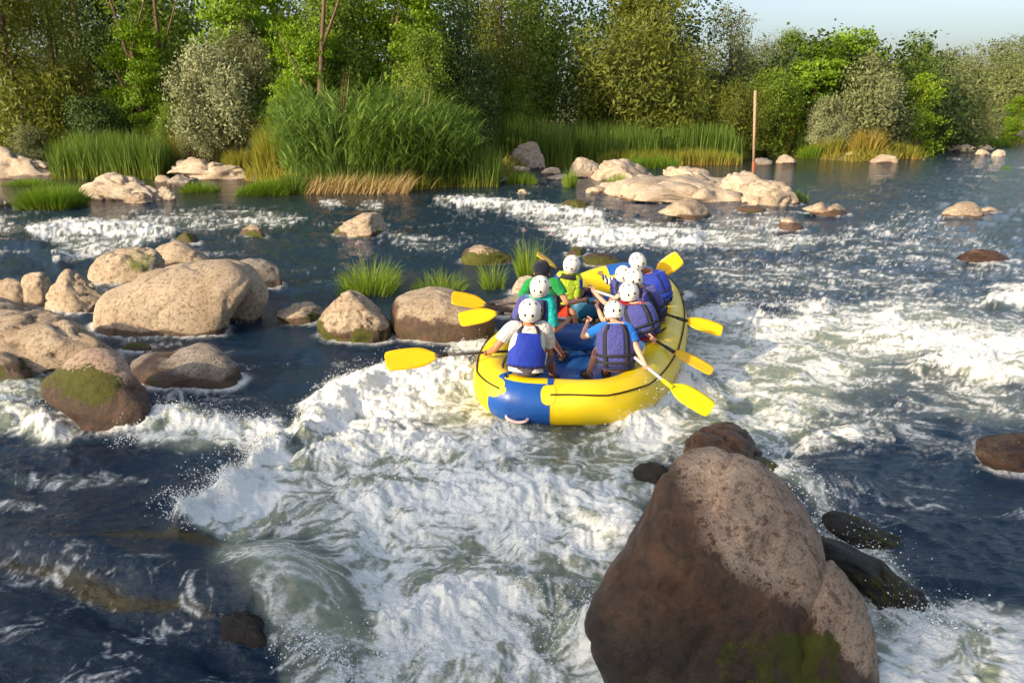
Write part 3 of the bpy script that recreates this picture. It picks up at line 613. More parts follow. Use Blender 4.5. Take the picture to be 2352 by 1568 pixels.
bed = np.exp(-((Vv - 1400 - (U - 300) * 0.30 + bx) / 18) ** 2) * sst(560, 420, U) * .8 + 0.8 * np.exp(-((Vv - 1252 - np.abs(U - 330) * 0.12 + bx * .5) / 16) ** 2) * sst(80, 200, U) * sst(560, 480, U) + 0.55 * sst(-10, 14, poly_sd(U, Vv, [(-400,400),(640,410),(1140,424),(1500,432),(1500,446),(1140,434),(900,446),(640,462),(-400,486)])) + 0.5 * sst(-8, 10, poly_sd(U, Vv, [(1190,372),(1700,362),(1820,355),(2060,372),(1900,400),(1700,398),(1500,385),(1300,400)]))
ii = np.arange(nd - 1)[:, None] * nb + np.arange(nb - 1)[None]
F = np.stack([ii, ii + 1, ii + nb + 1, ii + nb], -1).reshape(-1, 4)
m_water = mat('river_water', rough=0.08, spec=0.5, IOR=1.333)
t = NT(m_water); c = t.coord('Object')
fo, ae = t.attr('foam'), t.attr('aer')
cs = t.coord('Object', (1.0, 1.5, 1.0))
n1 = t.noise(34, 6, 0.62, cs, 0.6); n2 = t.noise(7, 5, 0.6, cs, 0.8)
f2 = t.math('ADD', fo, t.math('MULTIPLY', t.math('SUBTRACT', n1, 0.5), t.math('MULTIPLY', t.math('MULTIPLY', fo, t.math('SUBTRACT', 1.15, fo)), 4.6)), clamp=True)
deep = t.mix(n2, (0.0018, 0.010, 0.024), (0.007, 0.026, 0.054))
aerc = t.mix(n2, (0.110, 0.140, 0.095), (0.40, 0.43, 0.31))
base = t.mix(t.math('MULTIPLY', ae, 0.92), deep, aerc)
bd = t.ramp(t.math('ADD', t.attr('bed'), t.math('MULTIPLY', t.math('SUBTRACT', n2, 0.5), 0.9)), [(0.25, 0.0), (0.75, 1.0)]); base = t.mix(bd, base, t.mix(n1, (0.010, 0.008, 0.002), (0.070, 0.052, 0.010)))
foc = t.mix(n2, (0.78, 0.79, 0.75), (0.90, 0.89, 0.85))
t.out(t.mix(f2, base, foc), t.math('MULTIPLY_ADD', f2, 0.5, 0.07),
      t.bump(t.noise(60, 4, 0.6, c), 0.22, 0.02, t.bump(t.noise(3.2, 6, 0.66, t.coord('Object', (1.0, 2.6, 1.0)), 0.9), 0.38, 0.07, t.bump(t.noise(11, 6, 0.62, cs, 0.4), 0.50, 0.05))))
wat = link('river_water', mesh_np('river_water', np.stack([X, Y, h], 1), F, True, {'foam': foam, 'aer': aer, 'bed': bed}), m_water)
tag(wat, 'rushing river with dark blue ripples and white churned rapids', None, None, 'structure')
def water_at(x, y):
    b = math.atan2(x, y); d = math.hypot(x, y)
    i = int(np.clip(np.searchsorted(bb, b), 0, nb - 1)); j = int(np.clip(np.searchsorted(-inv, -1 / d), 0, nd - 1))
    return float(WH[j * nb + i])
# ---------------------------------------------------------------- vegetation
def leaf_mat(name, c1, c2, trans=0.35, rough=0.55, tip=None):
    m = bpy.data.materials.new(name); m.use_nodes = True; t = NT(m); b = t.b
    tint = t.attr('tint'); geo = t.n('ShaderNodeNewGeometry')
    cl = t.mix(tint, c1, c2)
    if tip: cl = t.mix(t.attr('hh'), tip, cl)
    b.inputs['Roughness'].default_value = rough; b.inputs['Specular IOR Level'].default_value = 0.25
    t.l(cl, b.inputs['Base Color'])
    tr = t.n('ShaderNodeBsdfTranslucent'); t.l(t.mix(0.5, cl, (c2[0] * 1.3, c2[1] * 1.25, c2[2] * 0.6)), tr.inputs['Color'])
    mx = t.n('ShaderNodeMixShader'); mx.inputs[0].default_value = trans
    t.l(b.outputs[0], mx.inputs[1]); t.l(tr.outputs[0], mx.inputs[2]); t.l(mx.outputs[0], t.t.nodes['Material Output'].inputs['Surface'])
    return m
LEAF = {
 'bright': leaf_mat('leaf_bright_green', (0.075, 0.150, 0.006), (0.225, 0.350, 0.014), 0.42),
 'mid': leaf_mat('leaf_mid_green', (0.058, 0.108, 0.008), (0.180, 0.255, 0.020), 0.38),
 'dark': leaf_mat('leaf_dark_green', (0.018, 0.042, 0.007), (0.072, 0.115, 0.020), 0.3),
 'olive': leaf_mat('leaf_olive_green', (0.062, 0.088, 0.010), (0.205, 0.225, 0.030), 0.38),
 'silver': leaf_mat('leaf_silver_green', (0.085, 0.100, 0.036), (0.32, 0.34, 0.18), 0.22),
 'sage': leaf_mat('leaf_sage_green', (0.070, 0.090, 0.030), (0.22, 0.24, 0.105), 0.25),
 'lime': leaf_mat('leaf_lime_green', (0.14, 0.22, 0.010), (0.27, 0.38, 0.02), 0.45),
 'hill': leaf_mat('leaf_hill_hazed', (0.085, 0.110, 0.034), (0.185, 0.215, 0.070), 0.3),  # lighter, duller green: distance haze is mixed into the leaf colour
}
M_BARK = mat('bark', (0.10, 0.065, 0.04), 0.9, 0.2); t = NT(M_BARK); c = t.coord('Object')
t.out(t.mix(t.noise(9, 5, 0.7, c), (0.035, 0.022, 0.014), (0.22, 0.14, 0.085)), None, t.bump(t.noise(22, 5, 0.7, c), 0.6, 0.03))
M_TWIG = mat('dry_twig', (0.24, 0.13, 0.06), 0.9, 0.2)

def leaves_mesh(name, C, N, L, Wd, tint):
    """one folded diamond leaf per point: C centres, N normals, L length, Wd width"""
    n = len(C); r = np.random.default_rng(len(C))
    A = np.cross(N, r.normal(size=(n, 3))); A /= np.linalg.norm(A, axis=1)[:, None] + 1e-9
    A[:, 2] -= 0.35; A /= np.linalg.norm(A, axis=1)[:, None]
    B = np.cross(N, A); B /= np.linalg.norm(B, axis=1)[:, None] + 1e-9
    L = np.broadcast_to(L, (n,))[:, None]; Wd = np.broadcast_to(Wd, (n,))[:, None]
    V = np.stack([C - A * L * .5, C + B * Wd * .5 + A * L * 0.05, C + A * L * .5, C - B * Wd * .5 + A * L * 0.05], 1).reshape(-1, 3)
    F = np.arange(4 * n).reshape(-1, 4)
    return mesh_np(name, V, F, False, {'tint': np.repeat(tint, 4)})
SPEC = {  # leaf length, leaf aspect, cluster spread, flatness of sprays, leaf count, droop
 'bright': (0.060, 0.75, 0.10, 0.40, 15000, 0.0), 'mid': (0.050, 0.70, 0.10, 0.8, 15000, 0.0), 'dark': (0.058, 0.7, 0.12, 0.8, 11000, 0.0),
 'olive': (0.068, 0.34, 0.10, 1.0, 16500, 0.08), 'silver': (0.062, 0.36, 0.10, 1.0, 21000, 0.0), 'sage': (0.064, 0.45, 0.10, 1.0, 12500, 0.0),
 'lime': (0.070, 0.70, 0.10, 0.5, 6000, 0.0), 'hill': (0.075, 0.8, 0.11, 0.8, 2600, 0.0)}
def crown_np(kind, seed, low=0.05, n=None, asp_=0.4):
    low = {'silver': 0.26}.get(kind, low)
    r = np.random.default_rng(seed * 101 + sum(map(ord, kind))); ln, asp, spr, flat, N, droop = SPEC[kind]
    N = n or N; nl = int(9 + 7 * min(1 / asp_, 3.2)); K = int(90 + 55 * min(1 / asp_, 3.2)); zq = min(1.0, asp_ * 1.15)
    # lobes stacked in an uneven egg
    zz = np.concatenate([r.uniform(max(0.10, low + .08), 0.5, 6), r.uniform(low + 0.08, 0.92, nl - 6)]); an = r.uniform(0, 2 * math.pi, nl)
    env = np.sqrt(np.clip(1 - ((zz - 0.45) / 0.62) ** 2, 0.05, 1)) * 0.72
    LC = np.stack([np.cos(an) * env * r.uniform(.3, 1, nl), np.sin(an) * env * r.uniform(.3, 1, nl), zz], 1); LR = r.uniform(0.22, 0.42, nl)
    LC[0] = (0.05, 0, 0.86); LC[0, 2] = 1 - LR[0] * zq * .9; LC[1] = (0, 0, 0.5); LR[1] = 0.5
    li = r.integers(0, nl, K); d = r.normal(size=(K, 3)); d /= np.linalg.norm(d, axis=1)[:, None]
    CC = LC[li] + d * (LR[li] * r.uniform(0.62, 1.05, K))[:, None] * (1, 1, zq)
    CC = CC[(CC[:, 2] > low) & (CC[:, 2] < 1.02)]; K = len(CC)
    # low skirt so shrubs reach the ground
    ci = r.integers(0, K, N); g = r.normal(size=(N, 3)) * spr * (1, 1, flat * zq)
    P = CC[ci] + g; P[:, 2] -= droop * r.random(N) * 2
    out = CC[ci] - (0, 0, 0.45); out /= np.linalg.norm(out, axis=1)[:, None] + 1e-9
    Nn = out * 0.75 + r.normal(size=(N, 3)) * 0.55 + (0, 0, 0.45); Nn /= np.linalg.norm(Nn, axis=1)[:, None]
    P[:, 2] = np.where(P[:, 2] < 0.03, 0.03 + 0.1 * r.random(N), P[:, 2])
    ctint = r.random(K); tint = np.clip(0.55 * ctint[ci] + 0.45 * r.random(N), 0, 1)
    return P, Nn, ln, asp, tint, LC
_crown = {}
def crown_mesh(kind, var, R_, H_):
    """crown for a tree of radius R_, height H_; alike ones share their mesh"""
    aq = 0.33 if R_ / H_ < .42 else (0.52 if R_ / H_ < .68 else 0.85); key = (kind, var, aq)
    if key not in _crown:
        P, Nn, ln, asp, tint, LC = crown_np(kind, var, asp_=aq)
        s = np.array([R_, R_, H_]); Nn = Nn / s; Nn /= np.linalg.norm(Nn, axis=1)[:, None]
        Lr = ln * min(R_, H_ * 0.6) * np.random.default_rng(3).uniform(0.6, 1.35, len(P))
        _crown[key] = (leaves_mesh('crown_' + kind, P * s, Nn, Lr, Lr * asp, tint), R_, H_, LC * s)
    return _crown[key]
def top_z(u, v, D):
    d = ray(u, v); h = np.hypot(d[0], d[1]); return CAMH + D * d[2] / h
def d_side(u):            # rows run square to the view: distance grows to the left
    d = ray(u, 300); return float(np.hypot(d[0], d[1]) / d[1]) if (u < 1176 or u > 2040) else 1.0
def spot(u, D):
    d = ray(u, 300); h = np.hypot(d[0], d[1]); x, y = D * d[0] / h, D * d[1] / h
    return x, y, float(ground_h(np.array([x]), np.array([y]))[0])
def tree(name, label, kind, u, D, vtop, hw, var=0, cat='tree', group=None, trunk=True, sink=0.15, bark=None, zb=None, lean=0.0):
    Dy = D; D = D * d_side(u)
    x, y, z = spot(u, D); z = z if zb is None else zb
    H_ = max(top_z(u, vtop, D) - z, 0.6) / 1.02; R_ = hw / FPX * Dy
    me, r0, h0, LC = crown_mesh(kind, var, R_, H_)
    root = empty(name, (x, y, z - sink), random.uniform(0, 6.28)); tag(root, label, cat, group)
    cr = link('crown' if cat == 'tree' else 'foliage', me, LEAF[kind], root); cr.scale = (R_ / r0, R_ / r0, H_ / h0)
    if trunk:
        s = np.array([R_, R_, H_]); r = np.random.default_rng(int(u + 999)); L = []
        tr = max(0.06, 0.026 * H_)
        if name.endswith('tree'):
            pts = np.array([[0, 0, 0], [0.03, 0.02, .2], [-0.02, 0.05, .45], [0.04, 0, .8]]) * s * (0.6, 0.6, 1)
            L.append(tube_vf(smooth_path(pts, 12), np.linspace(tr, tr * .3, 12), 7))
        lc = LC / (r0, r0, h0) * s
        for k in range(7 if name.endswith('tree') else 9):
            b0 = np.array([0, 0, H_ * (r.uniform(.12, .45) if name.endswith('tree') else 0.0)]) + r.normal(size=3) * (0.04, 0.04, 0); e = lc[k % len(lc)]
            m_ = (b0 + e) / 2 + r.normal(size=3) * 0.08 * R_ + (0, 0, .06 * H_)
            L.append(tube_vf(smooth_path([b0, m_, e], 8), np.linspace(tr * .5, tr * .12, 8), 5))
        V, F = merge_vf(L); link('trunk' if cat == 'tree' else 'stem', mesh_np('trunk', V, F), bark or M_BARK, root)
    return root
GT = 'trees of the wooded far bank'; GSH = 'shrubs along the far bank'
T = [  # name, label, kind, u, D, vtop, hw, var
 ('willow_tree', 'drooping olive green willow filling the top left corner', 'olive', 55, 40, -130, 165, 0),
 ('willow_tree', 'darker olive willow standing just right of the corner willow', 'olive', 150, 43, -60, 95, 1),
 ('dark_tree', 'tall dark tree behind the two corner willows', 'dark', 215, 48, -190, 120, 0),
 ('broadleaf_tree', 'bright green low broadleaf tree left of the silver bush', 'bright', 325, 42, 40, 88, 0),
 ('broadleaf_tree', 'mid green tree leaning over the dark gap behind the silver bush', 'mid', 400, 47, -150, 130, 0),
 ('broadleaf_tree', 'bright layered tree directly above the silver bush', 'bright', 600, 40, -130, 150, 1),
 ('broadleaf_tree', 'bright layered tree right of the silver bush', 'bright', 715, 37, 20, 90, 2),
 ('broadleaf_tree', 'mid green tree behind the top of the big reed clump', 'mid', 790, 40, -90, 130, 1),
 ('broadleaf_tree', 'bright green tree with layered sprays above the right half of the reed clump', 'bright', 920, 40, -70, 130, 0),
 ('broadleaf_tree', 'mid green tree right of the reed clump crest', 'mid', 985, 37, 60, 85, 2),
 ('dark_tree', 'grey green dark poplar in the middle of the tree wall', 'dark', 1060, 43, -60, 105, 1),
 ('broadleaf_tree', 'olive tinged tall tree where sky glitters through', 'olive', 1150, 47, -120, 105, 2),
 ('broadleaf_tree', 'mid green tree above the long cattail band', 'mid', 1235, 49, -90, 95, 0),
 ('willow_tree', 'great rounded olive willow above the cattails', 'olive', 1440, 51, 20, 170, 1),
 ('willow_tree', 'tall olive willow rising behind the great rounded one', 'olive', 1500, 58, -60, 175, 0),
 ('willow_tree', 'right hand shoulder of olive willow beside the open sky', 'olive', 1585, 54, 80, 85, 2),
 ('broadleaf_tree', 'pale sage tree at the left end of the open sky', 'sage', 1665, 66, 8, 80, 0),
 ('broadleaf_tree', 'loose topped tree against the sky right of the pale sage one', 'sage', 1735, 62, 62, 60, 1),
 ('broadleaf_tree', 'thin topped mid green tree against the sky above the pole', 'mid', 1800, 64, 62, 55, 2),
 ('broadleaf_tree', 'bright green spreading tree right of the pole', 'bright', 1860, 58, 85, 85, 1),
 ('broadleaf_tree', 'bright green tree behind the sage willow bush', 'bright', 1950, 62, 66, 95, 2),
 ('broadleaf_tree', 'pointed mid green tree on the skyline right of centre', 'mid', 2075, 66, 66, 62, 0),
 ('broadleaf_tree', 'sage green tree between the lime shrub and the far hill', 'sage', 2190, 62, 140, 92, 1),
 ('broadleaf_tree', 'dull green tree near the right edge below the hill', 'hill', 2300, 84, 150, 70, 4),
 ('broadleaf_tree', 'second dull green tree at the right edge below the hill', 'hill', 2375, 78, 165, 60, 5),
 ('broadleaf_tree', 'small bright tree low at the right edge', 'bright', 2330, 72, 215, 32, 0),
]
for nm, lb, kd, u, D, vt, hw, vr in T: tree(nm, lb, kd, u, D, vt, hw, vr, 'tree', GT)
Sb = [
 ('leafy_shrub', 'big silvery green shrub above the long white rock slab', 'silver', 535, 37.5, 66, 128, 0),
 ('leafy_shrub', 'lower silvery shrub lobe at the left foot of the big silvery shrub', 'silver', 462, 37.0, 175, 62, 1),
 ('leafy_shrub', 'grey green shrub low at the left edge beside the cattails', 'sage', 70, 37.5, 285, 52, 2),
 ('leafy_shrub', 'rounded sage willow bush right of the pole', 'sage', 1975, 56.5, 116, 112, 0),
 ('leafy_shrub', 'low sage bush at the waterline under the sage willow bush', 'silver', 1905, 55, 225, 55, 1),
 ('leafy_shrub', 'lime green shrub leaning over the far shore', 'lime', 2112, 53.0, 166, 58, 0),
 ('leafy_shrub', 'dark olive shrub behind the pole', 'olive', 1690, 53, 170, 75, 2),
 ('leafy_shrub', 'mid green shrub with bare red twigs right of the cattail band', 'mid', 1775, 54.5, 150, 72, 1),
 ('leafy_shrub', 'dark low shrub under the lime shrub', 'mid', 2035, 60, 255, 36, 2),
 ('leafy_shrub', 'sage shrub at the water between the lime shrub and the far rocks', 'sage', 2200, 66, 265, 48, 1),
 ('leafy_shrub', 'dull bush above the far right rocks', 'hill', 2270, 72, 275, 42, 4),
 ('leafy_shrub', 'dark undergrowth bush in the shade left of the silvery shrub', 'mid', 395, 39, 235, 60, 1),
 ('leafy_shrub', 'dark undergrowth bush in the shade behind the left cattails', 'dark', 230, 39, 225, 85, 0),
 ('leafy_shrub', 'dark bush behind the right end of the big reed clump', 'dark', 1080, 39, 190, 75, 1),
 ('leafy_shrub', 'mid green bush between the reed clump and the great willow', 'mid', 1190, 45, 165, 70, 0),
 ('leafy_shrub', 'bright bush low behind the crest of the reed clump', 'bright', 660, 34.5, 175, 50, 1),
]
for nm, lb, kd, u, D, vt, hw, vr in Sb: tree(nm, lb, kd, u, D, vt, hw, vr, 'shrub', GSH)
# woodland behind and on the hill: one mass
def wood(name, label, spots_, kind, n):
    CV, CN, CL, CT = [], [], [], []
    for i, (u, D, H_, R_) in enumerate(spots_):
        x, y, z = spot(u, D * d_side(u)); P, Nn, ln, asp, tint, _ = crown_np(kind, i % 7 + 20, n=n, asp_=max(.3, R_ / H_))
        s = np.array([R_, R_, H_]); CV.append(P * s + (x, y, z)); CN.append(Nn); CL.append(np.full(n, ln * R_ * 1.25)); CT.append(tint * 0.7 + 0.3 * random.random())
    P = np.vstack(CV); N = np.vstack(CN); L = np.concatenate(CL)
    o = link(name, leaves_mesh(name, P, N, L, L * 0.75, np.concatenate(CT)), LEAF[kind]); tag(o, label, None, None, 'stuff')
r = np.random.default_rng(12)
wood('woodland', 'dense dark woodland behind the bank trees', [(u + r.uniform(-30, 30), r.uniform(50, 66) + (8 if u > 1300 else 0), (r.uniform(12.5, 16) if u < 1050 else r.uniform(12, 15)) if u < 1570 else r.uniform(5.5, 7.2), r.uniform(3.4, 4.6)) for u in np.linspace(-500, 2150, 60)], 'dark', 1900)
hs = []
for D in (100, 112, 124, 138, 152, 168):
    for u in np.linspace(1700, 2800, 17): hs.append((u + r.uniform(-30, 30), D + r.uniform(-5, 5), r.uniform(3.6, 5.2), r.uniform(2.6, 4.0)))
wood('hill_woodland', 'haze-tinted dull green wood covering the far right hill', hs, 'hill', 700)
# one forked trunk group showing in the dark gap, as in the photo
for i, (u, D, lean, lb) in enumerate([(725, 36, 0.5, 'reddish forked bare trunk in the dark gap above the reeds'), (345, 42, -0.7, 'leaning bare trunk lit orange in the shade left of the silvery shrub'), (382, 43, 0.1, 'straight thin trunk standing behind the bright low tree')]):
    x, y, z = spot(u, D * d_side(u)); L = []
    pts = np.array([[0, 0, 0], [lean * .5, 0, 2.6], [lean, 0.2, 5.2], [lean * 2.0, 0.2, 9]]) + (x, y, z - .1)
    L.append(tube_vf(smooth_path(pts, 16), np.linspace(.17, .06, 16), 8))
    for s_ in (-1, 1):
        b0 = pts[1 + (s_ > 0)]; L.append(tube_vf(smooth_path([b0, b0 + (s_ * .7, -.2, 1.4), b0 + (s_ * 1.5, -.3, 3.2)], 9), np.linspace(.08, .02, 9), 6))
    V, F = merge_vf(L); o = link('tree_trunk', mesh_np('tree_trunk', V, F), M_BARK); tag(o, lb, 'tree trunk', 'bare trunks in the shade')

# ---------------------------------------------------------------- blades: reeds, cattails, grass
def blades_vf(B, H, W_, lean_az, lean, curl, seg=4, r=None):
    """ribbons: base B, height H, width W_, leaning lean*H towards lean_az and curling further"""
    n = len(B); t = np.linspace(0, 1, seg + 1); r = r or rng
    d = np.stack([np.cos(lean_az), np.sin(lean_az), np.zeros(n)], 1)
    off = lean[:, None] * t + curl[:, None] * t ** 2.4
    z = t[None] * (1 - 0.35 * (off ** 2)) - 0.25 * np.maximum(curl, 0)[:, None] * t[None] ** 3
    C = B[:, None] + H[:, None, None] * (d[:, None] * off[..., None] + np.stack([np.zeros_like(z), np.zeros_like(z), z], -1))
    a = r.uniform(0, 2 * math.pi, n); s = np.stack([np.cos(a), np.sin(a), np.zeros(n)], 1)
    w = W_[:, None] * (1 - t ** 2.2)[None] * 0.5 + 0.0006
    L_ = C - s[:, None] * w[..., None]; R__ = C + s[:, None] * w[..., None]
    V = np.stack([L_, R__], 2).reshape(-1, 3); k = 2 * (seg + 1); base = (np.arange(n) * k)[:, None]
    F = np.concatenate([base + np.array([2 * i, 2 * i + 1, 2 * i + 3, 2 * i + 2]) for i in range(seg)], 0)
    hh = np.tile(np.repeat(t, 2), n); return V, F, hh
M_G = {
 'cattail': leaf_mat('cattail_blade', (0.062, 0.115, 0.018), (0.165, 0.255, 0.034), 0.38, tip=(0.20, 0.22, 0.03)),
 'grass': leaf_mat('grass_blade', (0.075, 0.16, 0.010), (0.17, 0.28, 0.018), 0.42, tip=(0.11, 0.13, 0.02)),
 'river': leaf_mat('river_grass_blade', (0.13, 0.21, 0.018), (0.26, 0.36, 0.035), 0.42, tip=(0.10, 0.14, 0.02)),
 'golden': leaf_mat('golden_grass_blade', (0.22, 0.18, 0.035), (0.42, 0.32, 0.07), 0.4, tip=(0.26, 0.20, 0.05)),
 'yellowgreen': leaf_mat('yellow_green_grass_blade', (0.16, 0.19, 0.02), (0.34, 0.32, 0.05), 0.4, tip=(0.36, 0.24, 0.06)),
 'reed': leaf_mat('reed_blade', (0.050, 0.115, 0.018), (0.200, 0.310, 0.050), 0.36),
 'straw': leaf_mat('dry_straw', (0.36, 0.24, 0.10), (0.60, 0.45, 0.24), 0.3),
}
def tuft(name, label, kind, u0, u1, vbase, vtop, n, depth=0.6, w=0.012, lean=0.12, curl=0.25, cat='grass', group=None, zb=None, azm=None, seg=4, hvar=0.35, shape='dome'):
    """a stand of blades between columns u0..u1 rooted along row vbase and reaching row vtop"""
    r = np.random.default_rng(int(u0 * 7 + vbase)); uc = (u0 + u1) / 2; z0 = 0.0 if zb is None else zb
    P0 = onz(uc, vbase, z0); D = np.hypot(P0[0], P0[1]); hw = (u1 - u0) / 2 / FPX * P0[1]
    Ht = top_z(uc, vtop, D + depth * .3) - z0
    q = r.uniform(-1, 1, n); q = q if shape == 'flat' else np.sign(q) * np.abs(q) ** 1.2
    yy = r.uniform(0, 1, n)
    B = np.stack([P0[0] + q * hw * (1 - (0.3 if shape != 'flat' else 0)), P0[1] + yy * depth, np.full(n, z0)], 1)
    B[:, 2] = np.maximum(z0 - 0.06, ground_h(B[:, 0], B[:, 1]) - 0.03) if zb is None else z0 - 0.05
    env = (1 - 0.55 * np.abs(q) ** 2.2) if shape != 'flat' else (1 - 0.25 * np.abs(q) ** 6)
    H = Ht * env * (1 + 0.22 * pn(B[:, 0] * 1.6, B[:, 1] * .7 + u0, 5)) * (1 - hvar * r.random(n) ** 1.3) - np.maximum(B[:, 2] - z0, 0) * 0.6; H = np.maximum(H, 0.1 * Ht)
    az = r.uniform(0, 2 * math.pi, n) if azm is None else azm + r.normal(0, 0.7, n)
    az = np.where(shape == 'dome', np.arctan2((yy - .5) * depth * 1.0 + r.normal(0, .25, n) * hw, q * hw * 1.2 + r.normal(0, .25, n) * hw), az) if azm is None else az
    V, F, hh = blades_vf(B, H, np.full(n, w) * r.uniform(.6, 1.3, n), az, lean * r.uniform(.2, 1.8, n), curl * r.random(n) ** 1.5, seg, r)
    org = np.array([P0[0], P0[1] + depth / 2, z0]); k = 2 * (seg + 1)
    me = mesh_np(name, V - org, F, True, {'hh': np.clip(hh * 2.2, 0, 1), 'tint': np.repeat(r.random(n), k)})
    o = link(name, me, M_G[kind]); o.location = org; tag(o, label, cat, group); return o, P0, hw, Ht
GC = 'cattails and tall grass on the far bank'; GM = 'grass tufts growing in midstream'
tuft('cattail_stand', 'blue green cattail stand between the two long white slabs', 'cattail', 112, 362, 412, 288, 2600, 2.4, .030, .10, .16, 'cattails', GC, shape='flat', hvar=.4)
tuft('cattail_stand', 'cattail stand at the right foot of the big reed clump', 'cattail', 1000, 1145, 430, 318, 1500, 1.6, .028, .12, .22, 'cattails', GC, shape='flat', hvar=.45)
tuft('cattail_stand', 'left third of the long cattail band above the split boulder', 'cattail', 1090, 1310, 386, 262, 2300, 3.2, .040, .07, .14, 'cattails', GC, shape='flat', hvar=.5)
tuft('cattail_stand', 'middle third of the long cattail band under the great willow', 'cattail', 1290, 1510, 378, 272, 2300, 3.2, .040, .07, .14, 'cattails', GC, shape='flat', hvar=.5)
tuft('cattail_stand', 'right third of the long cattail band ending before the pole', 'cattail', 1490, 1705, 374, 278, 2300, 3.0, .040, .07, .14, 'cattails', GC, shape='flat', hvar=.5)
tuft('grass_tuft', 'sunlit yellow green grass strip at the foot of the cattail band', 'yellowgreen', 1380, 1700, 380, 335, 1500, 1.2, .035, .15, .2, 'grass', GC, shape='flat')
tuft('grass_tuft', 'golden tall grass right beside the pole', 'golden', 1728, 1822, 360, 232, 900, 2.0, .035, .16, .25, 'grass', GC)
tuft('grass_tuft', 'yellow green grass below the sage willow bush', 'yellowgreen', 1865, 1960, 366, 308, 900, 1.6, .04, .2, .3, 'grass', GC)
tuft('grass_tuft', 'golden tipped grass left of the lime shrub', 'golden', 1950, 2050, 368, 290, 900, 1.6, .04, .2, .35, 'grass', GC)
tuft('grass_tuft', 'golden feathery grass under the left of the silvery shrub', 'golden', 392, 520, 388, 262, 900, 1.6, .022, .3, .35, 'grass', GC, zb=.3)
tuft('grass_tuft', 'round yellow grass tuft behind the long white slab', 'yellowgreen', 500, 585, 398, 330, 900, 1.0, .018, .2, .3, 'grass', GC, zb=.2)
tuft('grass_tuft', 'sunlit golden grass column at the left end of the reed clump', 'yellowgreen', 572, 690, 420, 262, 1600, 1.6, .024, .12, .2, 'grass', GC, zb=.1)
tuft('grass_tuft', 'grass hummock standing in the water at the left edge', 'grass', 16, 172, 484, 405, 2200, 1.5, .016, .35, .6, 'grass', GC)
tuft('grass_tuft', 'flat water grass spilling below the long white slab', 'grass', 505, 680, 450, 398, 1600, 1.4, .016, .6, .5, 'grass', GC, azm=-.6)
tuft('grass_tuft', 'short grass between the cracked rock and the white slab', 'grass', 395, 500, 444, 408, 700, 1.0, .016, .4, .5, 'grass', GC)
tuft('grass_tuft', 'small grass patch on the cracked rock at the left', 'yellowgreen', 185, 250, 438, 412, 300, .5, .016, .3, .5, 'grass', GC, zb=.12)
tuft('grass_tuft', 'low reeds hanging at the right corner of the clump', 'cattail', 620, 720, 446, 392, 500, .8, .02, .3, .4, 'grass', GC)
tuft('grass_tuft', 'yellow grass tuft in front of the split boulder', 'river', 1150, 1245, 426, 386, 700, 1.0, .02, .2, .4, 'grass', GC)
tuft('grass_tuft', 'seeding grass behind the white shelf blocks', 'yellowgreen', 1305, 1390, 376, 318, 500, 1.2, .03, .2, .3, 'grass', GC)
tuft('grass_tuft', 'thin green tuft in front of the left shelf end', 'river', 1290, 1330, 432, 376, 160, .5, .02, .15, .2, 'grass', GC)
tuft('grass_tuft', 'thin green tuft against the middle of the shelf', 'river', 1388, 1450, 430, 388, 220, .5, .018, .2, .2, 'grass', GC)
tuft('grass_tuft', 'thin reeds in the water at the downstream end of the shelf', 'grass', 1825, 1862, 468, 425, 130, .5, .02, .12, .1, 'grass', GC)
tuft('grass_tuft', 'short bank grass below the cattail band at centre', 'grass', 1430, 1560, 388, 352, 900, 1.2, .03, .2, .3, 'grass', GC, shape='flat')
tuft('grass_tuft', 'bank grass at the still water edge right of the pole', 'grass', 1835, 1900, 366, 325, 500, 1.0, .035, .2, .2, 'grass', GC)
tuft('grass_tuft', 'sunlit yellow green fringe right of the brown rock spit', 'yellowgreen', 2040, 2120, 366, 325, 500, 1.2, .04, .2, .3, 'grass', GC, shape='flat')
tuft('grass_tuft', 'dark green reeds in the shade beside the golden pole grass', 'cattail', 1815, 1880, 360, 295, 500, 1.4, .04, .1, .2, 'cattails', GC)
tuft('grass_tuft', 'green shore grass above the far right rocks', 'grass', 2180, 2330, 340, 305, 900, 2.0, .05, .2, .3, 'grass', GC, shape='flat')
tuft('grass_tuft', 'green weed patch at the left end of the upper rapids', 'grass', -20, 110, 428, 402, 700, 1.2, .02, .4, .5, 'grass', GC)
# midstream tufts
tuft('grass_tuft', 'largest bright grass tuft behind the pointed boulder', 'river', 748, 925, 684, 578, 620, .9, .012, .32, .45, 'grass', GM, hvar=.75)
tuft('grass_tuft', 'low fine grass tuft behind the rounded boulder', 'river', 925, 1085, 676, 600, 460, .8, .008, .5, .5, 'grass', GM, hvar=.75)
tuft('grass_tuft', 'slender grass tuft between boulder and raft', 'river', 1100, 1165, 668, 580, 190, .4, .009, .3, .3, 'grass', GM, hvar=.7)
tuft('grass_tuft', 'tall grass tuft with seed heads behind the raft crew', 'river', 1178, 1252, 642, 530, 330, .5, .011, .18, .25, 'grass', GM, hvar=.7)
tuft('grass_tuft', 'grass tuft growing between boulders of the left heap', 'river', 290, 348, 643, 566, 210, .3, .010, .2, .2, 'grass', GM, zb=.12)
tuft('grass_tuft', 'tiny grass tuft at the foot of the far right rocks', 'grass', 2300, 2330, 388, 376, 60, .3, .02, .2, .2, 'grass', GM)
